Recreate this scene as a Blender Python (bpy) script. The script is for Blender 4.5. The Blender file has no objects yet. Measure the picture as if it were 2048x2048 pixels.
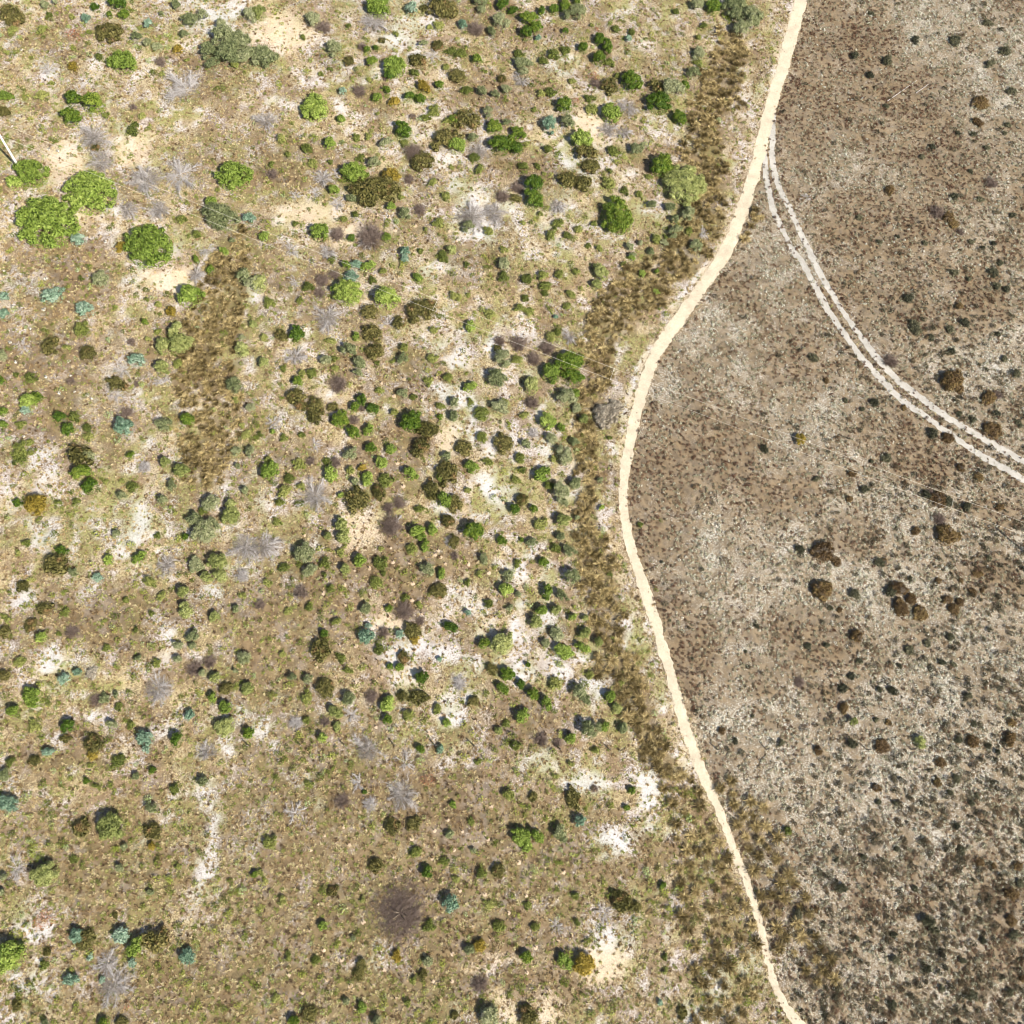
import bpy, math
import numpy as np
from mathutils import Matrix, Vector

# ------------------------------------------------------------------ camera, sky, sun, exposure
scene = bpy.context.scene
COL = scene.collection
F_PX, IMG, HGT = 1820.0, 2048.0, 100.0          # focal length in photo pixels, photo size, flying height (m)
NADIR = (820.0, 1640.0)                         # photo pixel straight below the drone
_d = np.array([(NADIR[0]-1024)/F_PX, -(NADIR[1]-1024)/F_PX, -1.0]); _d /= np.linalg.norm(_d)
_up = -_d
_x = np.array([1.0, 0, 0]); _x -= _up*_x.dot(_up); _x /= np.linalg.norm(_x)
_y = np.cross(_up, _x)
ROT = np.array([_x, _y, _up])                   # camera space -> world space
CAM = np.array([0.0, 0.0, HGT])

cd = bpy.data.cameras.new('camera'); cam = bpy.data.objects.new('camera', cd); COL.objects.link(cam)
cd.sensor_width = 36.0; cd.lens = 36.0*F_PX/IMG; cd.clip_start = 1.0; cd.clip_end = 5000.0
M = Matrix.Identity(4)
for i in range(3):
    for j in range(3): M[i][j] = ROT[i][j]
    M[i][3] = CAM[i]
cam.matrix_world = M
scene.camera = cam

def P(u, v, z=0.0):
    """ground point (at height z) seen at photo pixel u, v"""
    u = np.asarray(u, float); v = np.asarray(v, float)
    c = np.stack([(u-1024)/F_PX, -(v-1024)/F_PX, -np.ones_like(u)], -1)
    w = c @ ROT.T
    t = (z-HGT)/w[..., 2]
    return CAM + w*t[..., None]
def PX(p):
    """photo pixel of world points (n,3)"""
    c = (np.asarray(p, float)-CAM) @ ROT
    return 1024+F_PX*c[..., 0]/-c[..., 2], 1024-F_PX*c[..., 1]/-c[..., 2]
def mpp(u, v):
    return float(np.linalg.norm(P(u+1, v)-P(u-1, v))/2)

# sun: direction of a fence post's shadow on the ground gives the azimuth
_s = P(676, 1476)-P(690, 1491); SHADOW = _s[:2]/np.linalg.norm(_s[:2])
SUN_EL = math.radians(47)
sun_vec = Vector((-SHADOW[0]*math.cos(SUN_EL), -SHADOW[1]*math.cos(SUN_EL), math.sin(SUN_EL)))   # towards the sun
sl = bpy.data.lights.new('sun', 'SUN'); sl.energy = 4.6; sl.angle = math.radians(0.53); sl.color = (1.0, 0.965, 0.90)
so = bpy.data.objects.new('sun', sl); COL.objects.link(so)
so.rotation_euler = sun_vec.to_track_quat('Z', 'Y').to_euler(); so.location = (0, 0, 60)
world = bpy.data.worlds.new('World'); scene.world = world; world.use_nodes = True
wn = world.node_tree.nodes; wl = world.node_tree.links
sky = wn.new('ShaderNodeTexSky'); sky.sky_type = 'NISHITA'; sky.sun_disc = False
sky.sun_elevation = SUN_EL; sky.sun_rotation = math.atan2(sun_vec.x, sun_vec.y)
bg = wn['Background']; bg.inputs['Strength'].default_value = 0.085
wl.new(sky.outputs['Color'], bg.inputs['Color'])
scene.view_settings.view_transform = 'Standard'; scene.view_settings.look = 'None'
scene.view_settings.gamma = 1.0; scene.view_settings.use_curve_mapping = False
scene.view_settings.exposure = 0.95
scene.render.engine = 'CYCLES'
scene.cycles.max_bounces = 4; scene.cycles.diffuse_bounces = 2; scene.cycles.glossy_bounces = 1; scene.cycles.transmission_bounces = 2; scene.cycles.transparent_max_bounces = 2
scene.cycles.use_adaptive_sampling = True; scene.cycles.adaptive_threshold = 0.04; scene.cycles.adaptive_min_samples = 24
scene.cycles.filter_width = 1.05

# ------------------------------------------------------------------ helpers
def srgb(r, g, b):
    f = lambda c: c/12.92 if c <= 0.04045 else ((c+0.055)/1.055)**2.4
    return np.array([f(r/255), f(g/255), f(b/255)])
def soil_c(r, g, b): return srgb(r, g, b)/1.62        # soil colours: seen brightness in full sun -> base colour
def mesh_np(name, V, polys, mat=None, smooth=False):
    """polys: list of (n,k) index arrays"""
    me = bpy.data.meshes.new(name)
    V = np.asarray(V, np.float32)
    me.vertices.add(len(V)); me.vertices.foreach_set('co', V.ravel())
    loops = np.concatenate([p.ravel() for p in polys]).astype(np.int32)
    tot = np.concatenate([np.full(len(p), p.shape[1]) for p in polys]).astype(np.int32)
    start = np.concatenate([[0], np.cumsum(tot)[:-1]]).astype(np.int32)
    me.loops.add(len(loops)); me.loops.foreach_set('vertex_index', loops)
    me.polygons.add(len(tot)); me.polygons.foreach_set('loop_start', start); me.polygons.foreach_set('loop_total', tot)
    if smooth: me.polygons.foreach_set('use_smooth', np.ones(len(tot), bool))
    me.update(calc_edges=True); me.validate()
    if mat: me.materials.append(mat)
    return me
def link(name, data, loc=(0, 0, 0), rz=0.0, sc=(1, 1, 1), parent=None, label=None, cat=None, group=None, kind=None):
    o = bpy.data.objects.new(name, data); COL.objects.link(o)
    o.location = loc; o.rotation_euler = (0, 0, rz); o.scale = sc
    if parent: o.parent = parent
    if label: o['label'] = label
    if cat: o['category'] = cat
    if group: o['group'] = group
    if kind: o['kind'] = kind
    return o

class Noise:
    def __init__(self, seed): self.t = np.random.default_rng(seed).random((256, 256))
    def __call__(self, x, y, s):
        x = x/s+61.3; y = y/s+17.7
        xi = np.floor(x).astype(int); yi = np.floor(y).astype(int); fx = x-xi; fy = y-yi
        fx = fx*fx*(3-2*fx); fy = fy*fy*(3-2*fy)
        g = lambda a, b: self.t[a % 256, b % 256]
        return (g(xi, yi)*(1-fx)+g(xi+1, yi)*fx)*(1-fy)+(g(xi, yi+1)*(1-fx)+g(xi+1, yi+1)*fx)*fy
    def fbm(self, x, y, s, o=4):
        r = 0; a = 0.5; n = 0
        for k in range(o): r = r+a*self(x+37.1*k, y+11.9*k, s); n += a; a *= 0.55; s *= 0.47
        return r/n
NZ = [Noise(k+5) for k in range(10)]
def sstep(a, b, x):
    t = np.clip((x-a)/(b-a), 0, 1); return t*t*(3-2*t)
def height(x, y):
    return 0.22*np.sin(x*0.11+0.6)*np.cos(y*0.09)+0.10*np.sin(x*0.31+y*0.23)+0.05*np.sin(y*0.52-x*0.17)
def hz(x, y): return float(height(np.float64(x), np.float64(y)))

# ------------------------------------------------------------------ materials
def nodes_of(name):
    m = bpy.data.materials.new(name); m.use_nodes = True
    nt = m.node_tree; nt.nodes.clear()
    return m, nt, (lambda t, **k: _mk(nt, t, **k)), nt.links.new
def _mk(nt, t, **k):
    n = nt.nodes.new(t)
    for a, b in k.items(): setattr(n, a, b)
    return n
def ramp(n, stops):
    cr = n.color_ramp
    while len(cr.elements) < len(stops): cr.elements.new(0.5)
    for e, (p, c) in zip(cr.elements, stops): e.position = p; e.color = (*c, 1)
def leaf_mat(name, cols, transl=0.28, rough=0.6, obj_var=0.5, patch=None, spec=0.25):
    """cols: list of three sRGB colours (dark leaf, usual leaf, young leaf)"""
    m, nt, N, L = nodes_of(name)
    geo = N('ShaderNodeNewGeometry'); oi = N('ShaderNodeObjectInfo'); tc = N('ShaderNodeTexCoord')
    nz = N('ShaderNodeTexNoise'); nz.inputs['Scale'].default_value = 1.7; nz.inputs['Detail'].default_value = 3
    L(tc.outputs['Object'], nz.inputs['Vector'])
    a = N('ShaderNodeMath', operation='MULTIPLY'); a.inputs[1].default_value = 0.55; L(geo.outputs['Random Per Island'], a.inputs[0])
    b = N('ShaderNodeMath', operation='MULTIPLY_ADD'); b.inputs[1].default_value = 0.9; L(nz.outputs['Fac'], b.inputs[0]); L(a.outputs[0], b.inputs[2])
    c = N('ShaderNodeMath', operation='MULTIPLY_ADD'); c.inputs[1].default_value = obj_var; L(oi.outputs['Random'], c.inputs[0]); L(b.outputs[0], c.inputs[2])
    d = N('ShaderNodeMath', operation='SUBTRACT'); d.inputs[1].default_value = 0.23+obj_var/2; L(c.outputs[0], d.inputs[0])
    rp = N('ShaderNodeValToRGB'); ramp(rp, [(0.1, srgb(*cols[0])), (0.5, srgb(*cols[1])), (0.9, srgb(*cols[2]))]); L(d.outputs[0], rp.inputs['Fac'])
    col = rp.outputs['Color']
    if patch:                                            # dry or flowering patches with a shape of their own
        n2 = N('ShaderNodeTexNoise'); n2.inputs['Scale'].default_value = 0.9; n2.inputs['Detail'].default_value = 2
        av = N('ShaderNodeVectorMath', operation='ADD'); cx = N('ShaderNodeCombineXYZ'); mm = N('ShaderNodeMath', operation='MULTIPLY'); mm.inputs[1].default_value = 40
        L(oi.outputs['Random'], mm.inputs[0]); L(mm.outputs[0], cx.inputs['X']); L(cx.outputs[0], av.inputs[0]); L(tc.outputs['Object'], av.inputs[1]); L(av.outputs[0], n2.inputs['Vector'])
        r2 = N('ShaderNodeValToRGB'); ramp(r2, [(0.60, (0, 0, 0)), (0.70, (1, 1, 1))]); L(n2.outputs['Fac'], r2.inputs['Fac'])
        mx = N('ShaderNodeMixRGB'); mx.inputs['Color2'].default_value = (*srgb(*patch), 1); L(r2.outputs['Color'], mx.inputs['Fac']); L(col, mx.inputs['Color1']); col = mx.outputs['Color']
    pb = N('ShaderNodeBsdfPrincipled'); pb.inputs['Roughness'].default_value = rough; pb.inputs['Specular IOR Level'].default_value = spec; L(col, pb.inputs['Base Color'])
    tr = N('ShaderNodeBsdfTranslucent'); L(col, tr.inputs['Color'])
    mi = N('ShaderNodeMixShader'); mi.inputs['Fac'].default_value = transl; L(pb.outputs[0], mi.inputs[1]); L(tr.outputs[0], mi.inputs[2])
    o = N('ShaderNodeOutputMaterial'); L(mi.outputs[0], o.inputs['Surface'])
    return m
def wood_mat(name, c1, c2, scale=6.0, rough=0.8, var=0.4):
    m, nt, N, L = nodes_of(name)
    tc = N('ShaderNodeTexCoord'); nz = N('ShaderNodeTexNoise'); nz.inputs['Scale'].default_value = scale; nz.inputs['Detail'].default_value = 5
    L(tc.outputs['Object'], nz.inputs['Vector']); geo = N('ShaderNodeNewGeometry'); oi = N('ShaderNodeObjectInfo')
    a = N('ShaderNodeMath', operation='MULTIPLY_ADD'); a.inputs[1].default_value = var; L(geo.outputs['Random Per Island'], a.inputs[0])
    s = N('ShaderNodeMath', operation='SUBTRACT'); s.inputs[1].default_value = var*0.5; L(nz.outputs['Fac'], s.inputs[0]); L(s.outputs[0], a.inputs[2])
    rp = N('ShaderNodeValToRGB'); ramp(rp, [(0.25, srgb(*c1)), (0.75, srgb(*c2))]); L(a.outputs[0], rp.inputs['Fac'])
    pb = N('ShaderNodeBsdfPrincipled'); pb.inputs['Roughness'].default_value = rough; pb.inputs['Specular IOR Level'].default_value = 0.2; L(rp.outputs['Color'], pb.inputs['Base Color'])
    bp = N('ShaderNodeBump'); bp.inputs['Strength'].default_value = 0.4; bp.inputs['Distance'].default_value = 0.02; L(nz.outputs['Fac'], bp.inputs['Height']); L(bp.outputs[0], pb.inputs['Normal'])
    o = N('ShaderNodeOutputMaterial'); L(pb.outputs[0], o.inputs['Surface'])
    return m
def tone_mat(name, stops, transl=0.2, jitter=0.25):
    """colour picked by the per-plant attribute 'tone' plus a little leaf-to-leaf variation"""
    m, nt, N, L = nodes_of(name)
    at = N('ShaderNodeAttribute', attribute_type='INSTANCER', attribute_name='tone'); geo = N('ShaderNodeNewGeometry')
    a = N('ShaderNodeMath', operation='MULTIPLY_ADD'); a.inputs[1].default_value = jitter; L(geo.outputs['Random Per Island'], a.inputs[0]); L(at.outputs['Fac'], a.inputs[2])
    s = N('ShaderNodeMath', operation='SUBTRACT'); s.inputs[1].default_value = jitter/2; L(a.outputs[0], s.inputs[0])
    rp = N('ShaderNodeValToRGB'); ramp(rp, [(p, srgb(*c)) for p, c in stops]); L(s.outputs[0], rp.inputs['Fac'])
    pb = N('ShaderNodeBsdfPrincipled'); pb.inputs['Roughness'].default_value = 0.75; pb.inputs['Specular IOR Level'].default_value = 0.15; L(rp.outputs['Color'], pb.inputs['Base Color'])
    tr = N('ShaderNodeBsdfTranslucent'); L(rp.outputs['Color'], tr.inputs['Color'])
    mi = N('ShaderNodeMixShader'); mi.inputs['Fac'].default_value = transl; L(pb.outputs[0], mi.inputs[1]); L(tr.outputs[0], mi.inputs[2])
    o = N('ShaderNodeOutputMaterial'); L(mi.outputs[0], o.inputs['Surface'])
    return m
def soil_mat(name, attr=None, base=(0.5, 0.4, 0.3), speck=0.5, fine=(0.62, 1.30), litter=None, bump=0.5, big=0.0):
    m, nt, N, L = nodes_of(name)
    tc = N('ShaderNodeTexCoord')
    def noise(s, d=4, r=0.6):
        n = N('ShaderNodeTexNoise'); n.inputs['Scale'].default_value = s; n.inputs['Detail'].default_value = d; n.inputs['Roughness'].default_value = r
        L(tc.outputs['Object'], n.inputs['Vector']); return n.outputs['Fac']
    if attr:
        a = N('ShaderNodeAttribute', attribute_name=attr); col = a.outputs['Color']
    else:
        a = N('ShaderNodeRGB'); a.outputs[0].default_value = (*base, 1); col = a.outputs[0]
    n1 = noise(4.5, 7, 0.85); mr = N('ShaderNodeMapRange'); mr.inputs['From Min'].default_value = 0.3; mr.inputs['From Max'].default_value = 0.7
    mr.inputs['To Min'].default_value = fine[0]; mr.inputs['To Max'].default_value = fine[1]; L(n1, mr.inputs['Value'])
    mu = N('ShaderNodeVectorMath', operation='SCALE'); L(col, mu.inputs[0]); L(mr.outputs[0], mu.inputs['Scale']); col = mu.outputs[0]
    if big:                                             # worn, damp and trodden stretches
        nb_ = noise(0.55, 4, 0.65); m2 = N('ShaderNodeMapRange'); m2.inputs['From Min'].default_value = 0.3; m2.inputs['From Max'].default_value = 0.7; m2.inputs['To Min'].default_value = 1-big; m2.inputs['To Max'].default_value = 1+big*0.35; L(nb_, m2.inputs['Value'])
        mu2 = N('ShaderNodeVectorMath', operation='SCALE'); L(col, mu2.inputs[0]); L(m2.outputs[0], mu2.inputs['Scale']); col = mu2.outputs[0]
    if litter is not None:                              # crumbs of dead leaf, bark and twig lying on the sand
        lt = N('ShaderNodeAttribute', attribute_name='litter')
        n2 = noise(5.5, 6, 0.85); ad = N('ShaderNodeMath', operation='MULTIPLY_ADD'); ad.inputs[1].default_value = 0.30; L(lt.outputs['Fac'], ad.inputs[0]); L(n2, ad.inputs[2])
        r2 = N('ShaderNodeValToRGB'); ramp(r2, [(0.68, (0, 0, 0)), (0.74, (1, 1, 1))]); L(ad.outputs[0], r2.inputs['Fac'])
        n3 = noise(1.3, 3); r3 = N('ShaderNodeValToRGB'); ramp(r3, [(0.35, srgb(*litter[0])), (0.65, srgb(*litter[1]))]); L(n3, r3.inputs['Fac'])
        sc = N('ShaderNodeMath', operation='MULTIPLY'); sc.inputs[1].default_value = speck; L(r2.outputs['Color'], sc.inputs[0])
        mx = N('ShaderNodeMixRGB'); L(sc.outputs[0], mx.inputs['Fac']); L(col, mx.inputs['Color1']); L(r3.outputs['Color'], mx.inputs['Color2']); col = mx.outputs['Color']
    pb = N('ShaderNodeBsdfPrincipled'); pb.inputs['Roughness'].default_value = 0.95; pb.inputs['Specular IOR Level'].default_value = 0.1; L(col, pb.inputs['Base Color'])
    nb = noise(5.0, 8, 0.7); bp = N('ShaderNodeBump'); bp.inputs['Strength'].default_value = bump; bp.inputs['Distance'].default_value = 0.12; L(nb, bp.inputs['Height']); L(bp.outputs[0], pb.inputs['Normal'])
    o = N('ShaderNodeOutputMaterial'); L(pb.outputs[0], o.inputs['Surface'])
    return m

MATS = {
 'A': leaf_mat('glossy_leaf', [(56, 80, 20), (94, 116, 36), (144, 154, 62)], obj_var=0.4, rough=0.5),
 'B': leaf_mat('broad_leaf', [(88, 106, 36), (130, 148, 60), (172, 182, 94)], obj_var=0.4),
 'C': leaf_mat('lime_leaf', [(106, 114, 56), (148, 152, 86), (182, 182, 116)], obj_var=0.4),
 'D': leaf_mat('sage_leaf', [(98, 106, 66), (138, 142, 96), (174, 172, 130)], obj_var=0.5),
 'E': leaf_mat('blue_green_leaf', [(96, 124, 96), (138, 162, 132), (184, 198, 172)], obj_var=0.4),
 'F': leaf_mat('olive_leaf', [(76, 74, 36), (110, 104, 54), (144, 132, 78)], obj_var=0.4, patch=(150, 120, 78)),
 'G': leaf_mat('golden_leaf', [(116, 100, 34), (156, 134, 52), (190, 164, 78)], obj_var=0.3),
 'L': leaf_mat('pale_green_leaf', [(90, 98, 42), (128, 134, 62), (164, 162, 92)], obj_var=0.8),
 'N': leaf_mat('heath_leaf', [(58, 58, 42), (88, 86, 62), (124, 118, 88)], obj_var=0.6),
 'O': leaf_mat('cushion_leaf', [(86, 66, 42), (118, 94, 60), (138, 116, 70)], obj_var=0.5, patch=(132, 118, 100)),
 'K': leaf_mat('rust_leaf', [(134, 78, 56), (176, 106, 74), (198, 140, 100)], obj_var=0.4),
 'W': leaf_mat('pale_twig_leaf', [(150, 138, 118), (186, 172, 150), (208, 196, 174)], obj_var=0.3),
 'H': wood_mat('brown_twig', (96, 80, 70), (140, 122, 108), 8, var=0.7),
 'I': wood_mat('grey_twig', (150, 140, 132), (206, 198, 190), 8, var=0.7),
 'J': wood_mat('dull_twig', (112, 102, 92), (156, 146, 134), 8, var=0.7),
 'T': leaf_mat('tussock_blade', [(92, 78, 46), (144, 124, 78), (200, 178, 126)], obj_var=0.6, transl=0.25),
 'stem': wood_mat('bark', (74, 62, 50), (116, 102, 86)),
}

# ------------------------------------------------------------------ layout of the place, read off the photograph (photo pixels)
PATH = [(1618,-60,27),(1603,0,27),(1566,132,27),(1535,238,27),(1509,344,27),(1478,440,27),(1450,505,27),(1392,591,27),(1318,697,28),(1286,777,26),(1260,883,24),(1248,960,22),
        (1247,1020,22),(1257,1080,23),(1272,1130,24),(1307,1236,25),(1339,1342,24),(1369,1448,24),(1402,1538,23),(1448,1642,21),(1488,1748,19),(1520,1848,17),(1541,1934,16),(1556,1987,18),(1597,2048,22),(1650,2100,24)]
RUT_L = [(1529,300,8),(1531,340,12),(1540,395,12),(1550,430,11),(1575,478,10),(1590,505,10),(1605,525,11),(1626,565,12),(1655,618,13),(1684,660,12),(1727,721,12),(1761,756,13),(1801,796,12),(1854,834,11),(1934,891,12),(2026,947,14),(2090,985,14)]
RUT_R = [(1548,225,6),(1546,262,10),(1544,305,12),(1548,337,12),(1557,371,11),(1576,413,11),(1597,458,11),(1618,501,12),(1634,538,11),(1663,589,11),(1695,637,10),(1727,682,12),(1753,716,13),(1801,764,14),(1880,825,12),(1949,867,12),(2013,904,13),(2060,932,13),(2110,960,13)]
BANK = [[(1592,5,5),(1577,60,6),(1562,110,5),(1548,150,6),(1537,200,4)],
        [(1444,478,4),(1425,510,6),(1400,545,6),(1370,585,5),(1345,612,4)],
        [(1306,690,4),(1284,722,8),(1276,745,9),(1263,778,8),(1252,812,6),(1246,842,4)],
        [(1222,920,3),(1221,950,5),(1218,1000,4)]]
def densify(pts, step=0.25):
    p = np.array(pts, float); w = P(p[:, 0], p[:, 1])[:, :2]
    wid = np.array([a[2]*mpp(a[0], a[1]) for a in pts])
    # Catmull-Rom through the points
    out = []; ow = []
    for i in range(len(w)-1):
        p0, p1, p2, p3 = w[max(i-1, 0)], w[i], w[i+1], w[min(i+2, len(w)-1)]
        n = max(2, int(np.linalg.norm(p2-p1)/step))
        t = np.linspace(0, 1, n, endpoint=False)[:, None]
        out.append(0.5*((2*p1)+(-p0+p2)*t+(2*p0-5*p1+4*p2-p3)*t**2+(-p0+3*p1-3*p2+p3)*t**3))
        ow.append(wid[i]+(wid[i+1]-wid[i])*t[:, 0])
    out.append(w[-1:]); ow.append(wid[-1:])
    return np.concatenate(out), np.concatenate(ow)
PATH_W, PATH_WID = densify(PATH); RUTL_W, RUTL_WID = densify(RUT_L); RUTR_W, RUTR_WID = densify(RUT_R)
BANK_W = [densify(b) for b in BANK]
def dist_to(line, wid, x, y):
    """distance from points to a polyline minus its half width"""
    x = np.asarray(x, float).ravel(); y = np.asarray(y, float).ravel(); d = np.full(len(x), 1e9)
    st = 3
    for (lx, ly), w in zip(line[::st], wid[::st]):
        d = np.minimum(d, np.hypot(x-lx, y-ly)-w/2)
    return d
_pu, _pv = np.array([p[0] for p in PATH]), np.array([p[1] for p in PATH])
def right_of_path(u, v): return u-np.interp(v, _pv, _pu)
def inside(poly, u, v):
    poly = np.array(poly, float); r = np.zeros(np.shape(u), bool); j = len(poly)-1
    for i in range(len(poly)):
        c = ((poly[i, 1] > v) != (poly[j, 1] > v)) & (u < (poly[j, 0]-poly[i, 0])*(v-poly[i, 1])/(poly[j, 1]-poly[i, 1]+1e-9)+poly[i, 0])
        r ^= c; j = i
    return r
T_STRIP = [(470,450),(500,540),(492,600),(482,690),(472,800),(466,900),(440,970),(392,965),(356,870),(350,770),(370,690),(376,620),(400,560),(432,500)]
T_PATH = [(1450,60),(1500,105),(1470,200),(1440,300),(1462,400),(1440,480),(1390,540),(1290,630),(1240,700),(1205,780),(1190,900),(1190,1000),(1215,1130),(1245,1230),(1270,1330),(1330,1470),(1372,1560),(1300,1545),(1258,1460),(1200,1330),(1172,1230),(1150,1130),(1152,1050),(1160,960),(1160,850),(1172,740),(1165,640),(1230,560),(1300,500),(1390,430),(1385,330),(1362,270),(1385,200),(1420,120)]
T_LOW = [(1310,1530),(1420,1545),(1470,1560),(1560,1680),(1600,1800),(1640,1900),(1680,1990),(1600,1960),(1560,1940),(1520,1870),(1490,2048),(1390,2048),(1368,1900),(1362,1740),(1340,1620)]
T_EDGE = [(1500,390),(1525,400),(1530,450),(1500,480),(1470,500),(1475,460)]
def patch(lst, u, v, soft=0.9):
    f = np.zeros(np.shape(u))
    for (a, b, rx, ry) in lst:
        d = np.sqrt(((u-a)/rx)**2+((v-b)/ry)**2)
        f = np.maximum(f, 1-sstep(1-soft*0.6, 1+soft*0.6, d))
    return f
WHITE = [(90,930,26,50),(62,905,20,20),(270,1100,36,60),(290,1055,25,40),(85,1060,28,36),(420,1185,50,20),(105,1330,24,44),(335,1265,16,26),(118,1310,26,18),(832,1300,70,30),(860,1330,60,30),
 (1060,1180,30,60),(1050,1130,26,40),(1085,1240,26,36),(1190,1360,26,50),(1120,1335,40,40),(900,720,36,46),(880,765,36,50),(935,830,24,60),(1000,890,40,36),(990,970,40,36),(915,1000,36,26),(900,335,36,36),
 (950,440,40,60),(1042,410,22,44),(437,30,46,50),(480,60,30,40),(150,165,34,12),(96,150,18,24),(60,1900,34,60),(20,1965,40,26),(86,1880,30,30),(1300,1590,30,60),(1172,1560,50,22),(1340,1630,16,40),(1210,1380,18,30),
 (820,105,26,22),(786,80,40,20),(1130,130,30,18),(680,220,12,30),(670,262,12,24),(215,430,22,60),(180,470,40,14),(1215,1870,40,40),(1230,1680,40,30),(1330,1830,18,50),(1150,330,40,30),(1265,360,16,20),
 (175,1190,24,30),(40,1200,30,20),(470,1420,14,26),(460,1500,14,30),(300,1600,30,20),(410,1640,18,60),(405,1740,20,40),(130,1480,20,20),(195,1440,24,20),(330,1460,30,18),(600,1560,30,14),(650,1070,20,20),(580,1180,16,34),
 (1010,1350,50,40),(960,1180,40,40),(1000,1260,40,30),(940,1420,50,30),(985,690,20,16),(1285,1560,26,20),(520,1465,34,24),(540,1490,26,18)]
WARM = [(1205,1925,50,40),(1060,2015,70,34),(960,1935,36,14),(1010,1990,30,24),(990,1910,44,10),(722,1068,44,46),(770,1242,34,18),(275,300,40,30),(130,330,40,40),(150,420,30,30),(600,420,80,24),(700,470,30,20),(1180,250,40,30),(900,880,20,50),(340,560,60,20),(560,60,60,40)]
OLIVE = [(565,1330,110,150),(600,1500,150,100),(560,1660,120,180),(720,1830,180,120),(700,1600,160,110),(500,1220,80,60),(250,1220,130,70),(480,1980,260,80),(230,1700,160,70),(880,1880,140,90),(1080,1720,150,120),(860,1980,160,70),(980,1800,120,90),(560,940,60,40),(530,330,140,60),(330,700,60,60)]
BROWN = [(100,700,110,90),(60,830,60,60),(110,560,100,90),(60,760,70,40),(1060,60,70,40),(1000,190,90,40),(1080,350,60,40),(830,760,70,60),(830,880,80,50),(700,1130,140,90),(620,1190,110,60),(860,1120,90,70),(180,500,60,40),(1000,330,60,40),(1010,1450,80,50),(900,1600,90,70),(1130,1990,90,40)]
R_BROWN = [(1690,90,90,90),(1800,190,120,80),(1890,320,110,70),(1760,430,120,60),(1690,590,60,50),(1780,610,90,70),(1600,730,60,60),(1340,930,110,80),(1300,1060,60,70),(1460,900,110,80),(1860,920,60,44),(1715,1075,36,36),(1660,1280,70,60),(1640,1400,40,30),(1980,1150,50,40),(1790,860,60,50),(1400,1330,50,80),(1340,1200,40,60),(1570,980,60,50),(1950,600,60,60),(1620,220,60,120),(1500,560,40,60)]
R_PALE = [(1870,60,80,70),(1650,330,40,60),(1800,370,40,36),(1590,850,80,70),(1590,1210,60,90),(1500,1300,70,90),(1560,1400,70,100),(1480,1450,80,70),(1700,1180,160,110),(1870,1060,110,60),(1960,170,80,140),(1240,720,30,70),(1215,760,20,60),(1390,1120,60,50),(1330,780,60,40),(1440,640,80,60),(1560,560,80,60),(1900,1330,140,120),(1800,1560,220,140),(1980,760,80,80)]

# ------------------------------------------------------------------ ground
fr = [P(u, v) for u in (-120, 2168) for v in (-120, 2168)]
X0, X1 = min(p[0] for p in fr), max(p[0] for p in fr); Y0, Y1 = min(p[1] for p in fr), max(p[1] for p in fr)
_gx = np.arange(X0-8, X1+8, 0.4); _gy = np.arange(Y0-8, Y1+8, 0.4); _mx, _my = np.meshgrid(_gx, _gy)
FIELD = {k: dist_to(l, w, _mx, _my).reshape(_mx.shape) for k, (l, w) in dict(path=(PATH_W, PATH_WID), rl=(RUTL_W, RUTL_WID), rr=(RUTR_W, RUTR_WID)).items()}
FIELD['bank'] = np.min([dist_to(l, w, _mx, _my).reshape(_mx.shape) for l, w in BANK_W], axis=0)
def dist(k, x, y):
    F = FIELD[k]; a = np.clip((np.asarray(x, float)-_gx[0])/0.4, 0, len(_gx)-1.001); b = np.clip((np.asarray(y, float)-_gy[0])/0.4, 0, len(_gy)-1.001)
    i = a.astype(int); j = b.astype(int); a = a-i; b = b-j
    return (F[j, i]*(1-a)+F[j, i+1]*a)*(1-b)+(F[j+1, i]*(1-a)+F[j+1, i+1]*a)*b
def clampxy(x, y): return np.clip(x, X0-5, X1+5), np.clip(y, Y0-5, Y1+5)
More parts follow.
